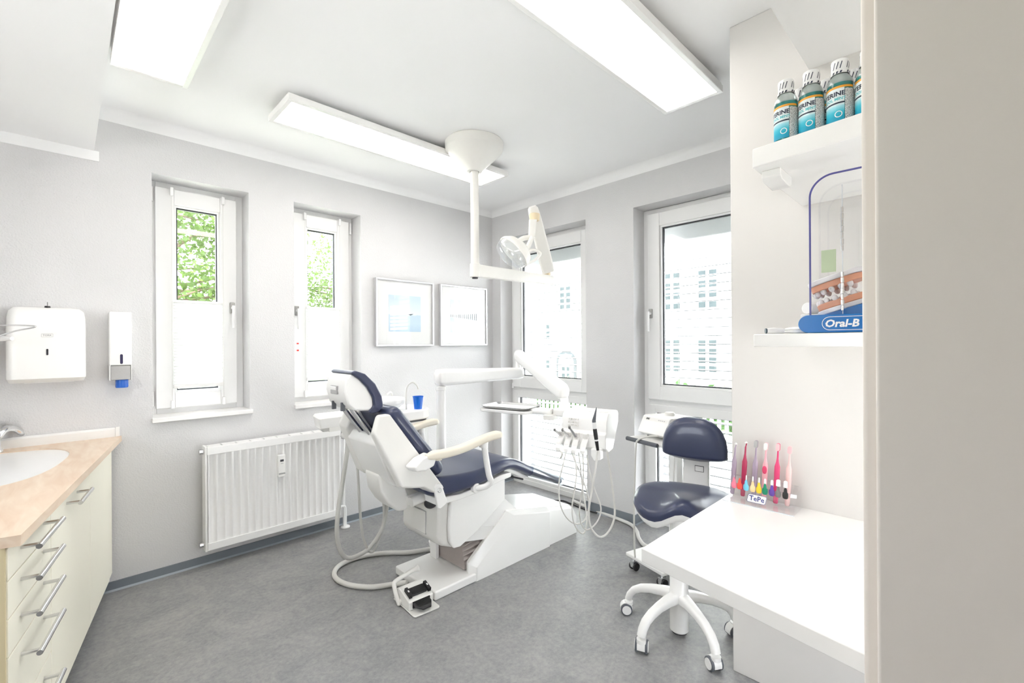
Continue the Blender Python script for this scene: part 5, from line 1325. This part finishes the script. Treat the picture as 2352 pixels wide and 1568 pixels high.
def jaw(zb, up):
    s_ = 1 if up else -1
    b = MB(jM); b.prism([(x, y) for x, y in sup((.025, 0), (.068, .046), 24, 3)], 'z', zb, zb + .014 * s_); b.build('jaw_base', 'tooth', jm, bevel=.003)
    MB(jM).prism([(x, y) for x, y in sup((.025, 0), (.064, .043), 24, 3)], 'z', zb + .014 * s_, zb + .032 * s_).build('gum', 'gum', jm, bevel=.003)
    for k in range(12):
        t = PI * (.32 + 1.36 * k / 11); x, y = .025 + .058 * math.cos(t), .038 * math.sin(t)
        MB(jM).ell((x, y, zb + .036 * s_), (.0075, .0065, .010), 10, 8).build('tooth', 'tooth', jm, smooth=60)
        if up is False and 1 < k < 10: MB(jM).box((x - .002 + .006 * math.cos(t), y - .002 + .006 * math.sin(t), zb + .033 * s_), (x + .002 + .006 * math.cos(t), y + .002 + .006 * math.sin(t), zb + .037 * s_)).build('bracket', 'brushed', jm)
jaw(-.012, True); jaw(.088, False)
MB(jM).cyl((.082, -.03, .02), (.082, .03, .02), .008, n=12).build('jaw_hinge', 'acrylic_light', jm, smooth=40)
# small things beside the case
tb = thing('electric_toothbrush_head', 'small white replacement brush head with a blue mark lying on the lower shelf', 'brush head', (1.52, .425, ZS))
MB().tube([(1.50, .440, ZS + .010), (1.51, .425, ZS + .010), (1.53, .405, ZS + .009)], [.008, .010, .009], 14).build('body', 'paper', tb, smooth=50)
MB().cyl((1.498, .443, ZS + .010), (1.5, .440, ZS + .010), .008, n=14).build('bristles', 'facade_blue', tb, smooth=40)
ps = thing('storage_case', 'flat white oval case lying on the lower shelf beside the blue base', 'case', (1.54, .38, ZS))
MB().ell((1.56, .375, ZS + .007), (.03, .035, .007), 24, 8).build('lower_half', 'paper', ps, smooth=60)
MB().ell((1.56, .375, ZS + .015), (.028, .034, .007), 24, 8).build('upper_half', 'lacquer', ps, smooth=60)
wb_ = tag(MB().box((1.64, .335, ZS), (1.72, .385, ZS + .062)).build('carton', 'paper', None, bevel=.003), 'small white carton standing behind the clear display', 'carton')
rl = thing('gauze_roll', 'white cotton roll lying on the small white carton', 'roll', (1.68, .36, ZS + .062))
MB().cyl((1.65, .370, ZS + .081), (1.71, .345, ZS + .081), .018, n=22).build('roll', 'paper', rl, smooth=40, bevel=.003)

# ================================================================ brush stand on the desk
ZD = .75
sd2 = thing('brush_stand', 'clear acrylic stand with a small logo plate, against the partition on the desk', 'stand', (1.93, .58, ZD))
va, vb = .712, .462
MB().add([(1.868, va, ZD + .002), (1.868, vb, ZD + .002), (1.990, vb, ZD + .002), (1.990, va, ZD + .002)], [(0, 1, 2, 3)]).build('foot_sheet', 'acrylic', sd2)
MB().box((1.866, vb, ZD), (1.869, va, ZD + .003)).build('sheet_edge', 'acrylic_light', sd2)
for u, z0, z1, nm in ((1.895, ZD + .004, ZD + .068, 'front_sheet'), (1.955, ZD + .004, ZD + .085, 'rear_sheet')):
    MB().add([(u, va, z0), (u, vb, z0), (u + .012, vb, z1), (u + .012, va, z1)], [(0, 1, 2, 3)]).build(nm, 'acrylic', sd2)
    MB().box((u + .011, vb, z1 - .001), (u + .013, va, z1 + .001)).build('sheet_edge', 'acrylic', sd2)
MB().add([(1.868, vb, ZD + .002), (1.990, vb, ZD + .002), (1.96, vb, ZD + .085), (1.905, vb, ZD + .068)], [(0, 1, 2, 3)]).build('side_sheet', 'acrylic', sd2)
pl = rrect(.066, .031, .005, 3); PM2 = frame((1.8890, .592, ZD + .027), Vector((0, -1, -.0)), Vector((.18, 0, .98)).normalized(), Vector((-.98, 0, .18)).normalized())
pl = [(x + .18 * y, y) for x, y in pl]; pp = MB(PM2).prism(pl, 'z', 0, .0015).build('logo_plate', 'print_white', sd2)
o_ = pl; i_ = [(x * .965, y * .93) for x, y in pl]; n_ = len(pl)
MB(PM2 @ Matrix.Translation((0, 0, .0018))).add([(*p, 0) for p in o_] + [(*p, 0) for p in i_], [(k, (k + 1) % n_, n_ + (k + 1) % n_, n_ + k) for k in range(n_)]).build('logo_outline', 'print_navy', pp)
vs, fs = TX['brand_brush']; MB(PM2 @ Matrix.Translation((0, 0, .002))).add(vs, fs).build('lettering', 'print_navy', pp)
def brush(v, h, col, kind, label, lean=.02, spot=None):
    """toothbrush standing in the rear sheet: handle, slim neck, head"""
    key = 'brush_%.2f_%.2f_%.2f' % col
    if key not in MATS: mat(key, col, .3, noise=.03)
    t = thing('toothbrush', label, 'toothbrush', (1.958, v, ZD + .008), group='toothbrushes in the desk stand')
    ax_ = Vector((.06, -.025 - lean, 1)).normalized(); O = Vector((1.950, v + .012 + lean * .1, ZD + .008)); X_ = Vector((0, -1, 0)); X_ = (X_ - ax_ * X_.dot(ax_)).normalized(); Y_ = ax_.cross(X_)
    M = frame(O, X_, Y_, ax_); k = h / .235
    st3 = [(0, .0065), (.004, .0085), (.05, .0090), (.11, .0100), (.135, .0098), (.150, .0058), (.165, .0036), (.195, .0030)]
    MB(M).loft([[(r * math.cos(2 * PI * i / 14), r * .75 * math.sin(2 * PI * i / 14), z * k) for i in range(14)] for z, r in st3]).build('handle', key, t, smooth=60)
    if kind == 'brush':
        hd2 = MB(M).prism(rrect(.0135, .030, .006, 4), 'y', -.0022, .0022, M @ Matrix.Translation((0, 0, .207 * k))).build('head', key, t, bevel=.001)
        MB(M).prism(rrect(.0115, .027, .005, 3), 'y', -.012, -.0022, M @ Matrix.Translation((0, 0, .207 * k))).build('bristles', spot[1] if spot else 'paper', t)
    elif kind == 'tuft':
        MB(M).tube([(0, 0, .193 * k), (.002, .0, .205 * k), (.003, -.003, .212 * k)], [.0022, .0022, .003], 10).build('neck', key, t, smooth=60)
        MB(M).cyl((.003, -.002, .212 * k), (.003, -.014, .213 * k), .0042, .0035, n=12).build('bristles', 'paper', t, smooth=40)
    if spot and spot[0]:
        MB(M).ell((0, -.0065, .118 * k), (.0085, .0020, .0165), 18, 8).build('thumb_pad', spot[0], t, smooth=60)
    return t
mat('thumb_pink', (.78, .06, .16), .4)
mat('bristle_pink', (.85, .55, .58), .6)
brush(.690, .228, (.42, .34, .44), 'tuft', 'mauve single tuft brush at the left end of the stand', .03)
brush(.650, .240, (.48, .03, .10), 'tuft', 'dark red single tuft brush, second from the left', .02)
brush(.610, .245, (.42, .34, .44), 'brush', 'mauve toothbrush with a narrow head, third from the left', .01, (None, 'print_grey'))
brush(.574, .240, (.88, .45, .50), 'brush', 'pink toothbrush with a dark pink thumb pad', .01, ('thumb_pink', 'paper'))
brush(.532, .245, (.78, .06, .20), 'brush', 'bright pinkish red toothbrush, second from the right', .012, (None, 'bristle_pink'))
brush(.492, .240, (.90, .62, .60), 'brush', 'pale pink toothbrush at the right end of the stand', .012, (None, 'bristle_pink'))
IDB = [((.88, .22, .32), 'pink', .004, 0), ((.85, .09, .06), 'red', .004, 0), ((.18, .60, .80), 'light blue', .005, 1), ((.90, .70, .38), 'pale orange', .006, 1), ((.90, .66, .03), 'yellow', .007, 1), ((.0, .28, .14), 'green', .009, 1), ((.13, .06, .38), 'purple', .011, 1), ((.20, .20, .19), 'grey', .016, 2), ((.02, .02, .02), 'black', .015, 2)]
pos = [.677, .656, .632, .608, .586, .565, .541, .520, .496]
for (c, nm, br_, bz), v in zip(IDB, pos):
    k_ = 'interdental_' + nm.replace(' ', '_'); mat(k_, c, .35, noise=.03)
    t = thing('interdental_brush', '%s interdental brush clipped in the front row of the stand' % nm, 'interdental brush', (1.895, v, ZD + .055), group='interdental brushes in the desk stand')
    M = frame((1.892, v, ZD + .050), (0, -1, 0), Vector((1, 0, -.1)).normalized(), Vector((.1, 0, 1)).normalized())
    g = [(0, .005), (.003, .0088), (.012, .0102), (.021, .0094), (.025, .0060), (.034, .0052), (.040, .0030), (.044, .0016)]
    MB(M).loft([[(r * math.cos(2 * PI * i / 12), r * .45 * math.sin(2 * PI * i / 12), z) for i in range(12)] for z, r in g]).build('grip', k_, t, smooth=60)
    if bz:
        L_ = .020 if bz == 1 else .026
        MB(M).loft([[(br_ * .5 * s_ * math.cos(2 * PI * i / 10), br_ * .5 * s_ * math.sin(2 * PI * i / 10), .040 + z) for i in range(10)] for z, s_ in ((0, .3), (.002, 1), (L_ - .003, .85), (L_, .2))]).build('bristles', 'paper', t, smooth=60)
    else: MB(M).cyl((0, 0, .040), (0, 0, .050), .0006, n=6).build('bristles', 'paper', t)
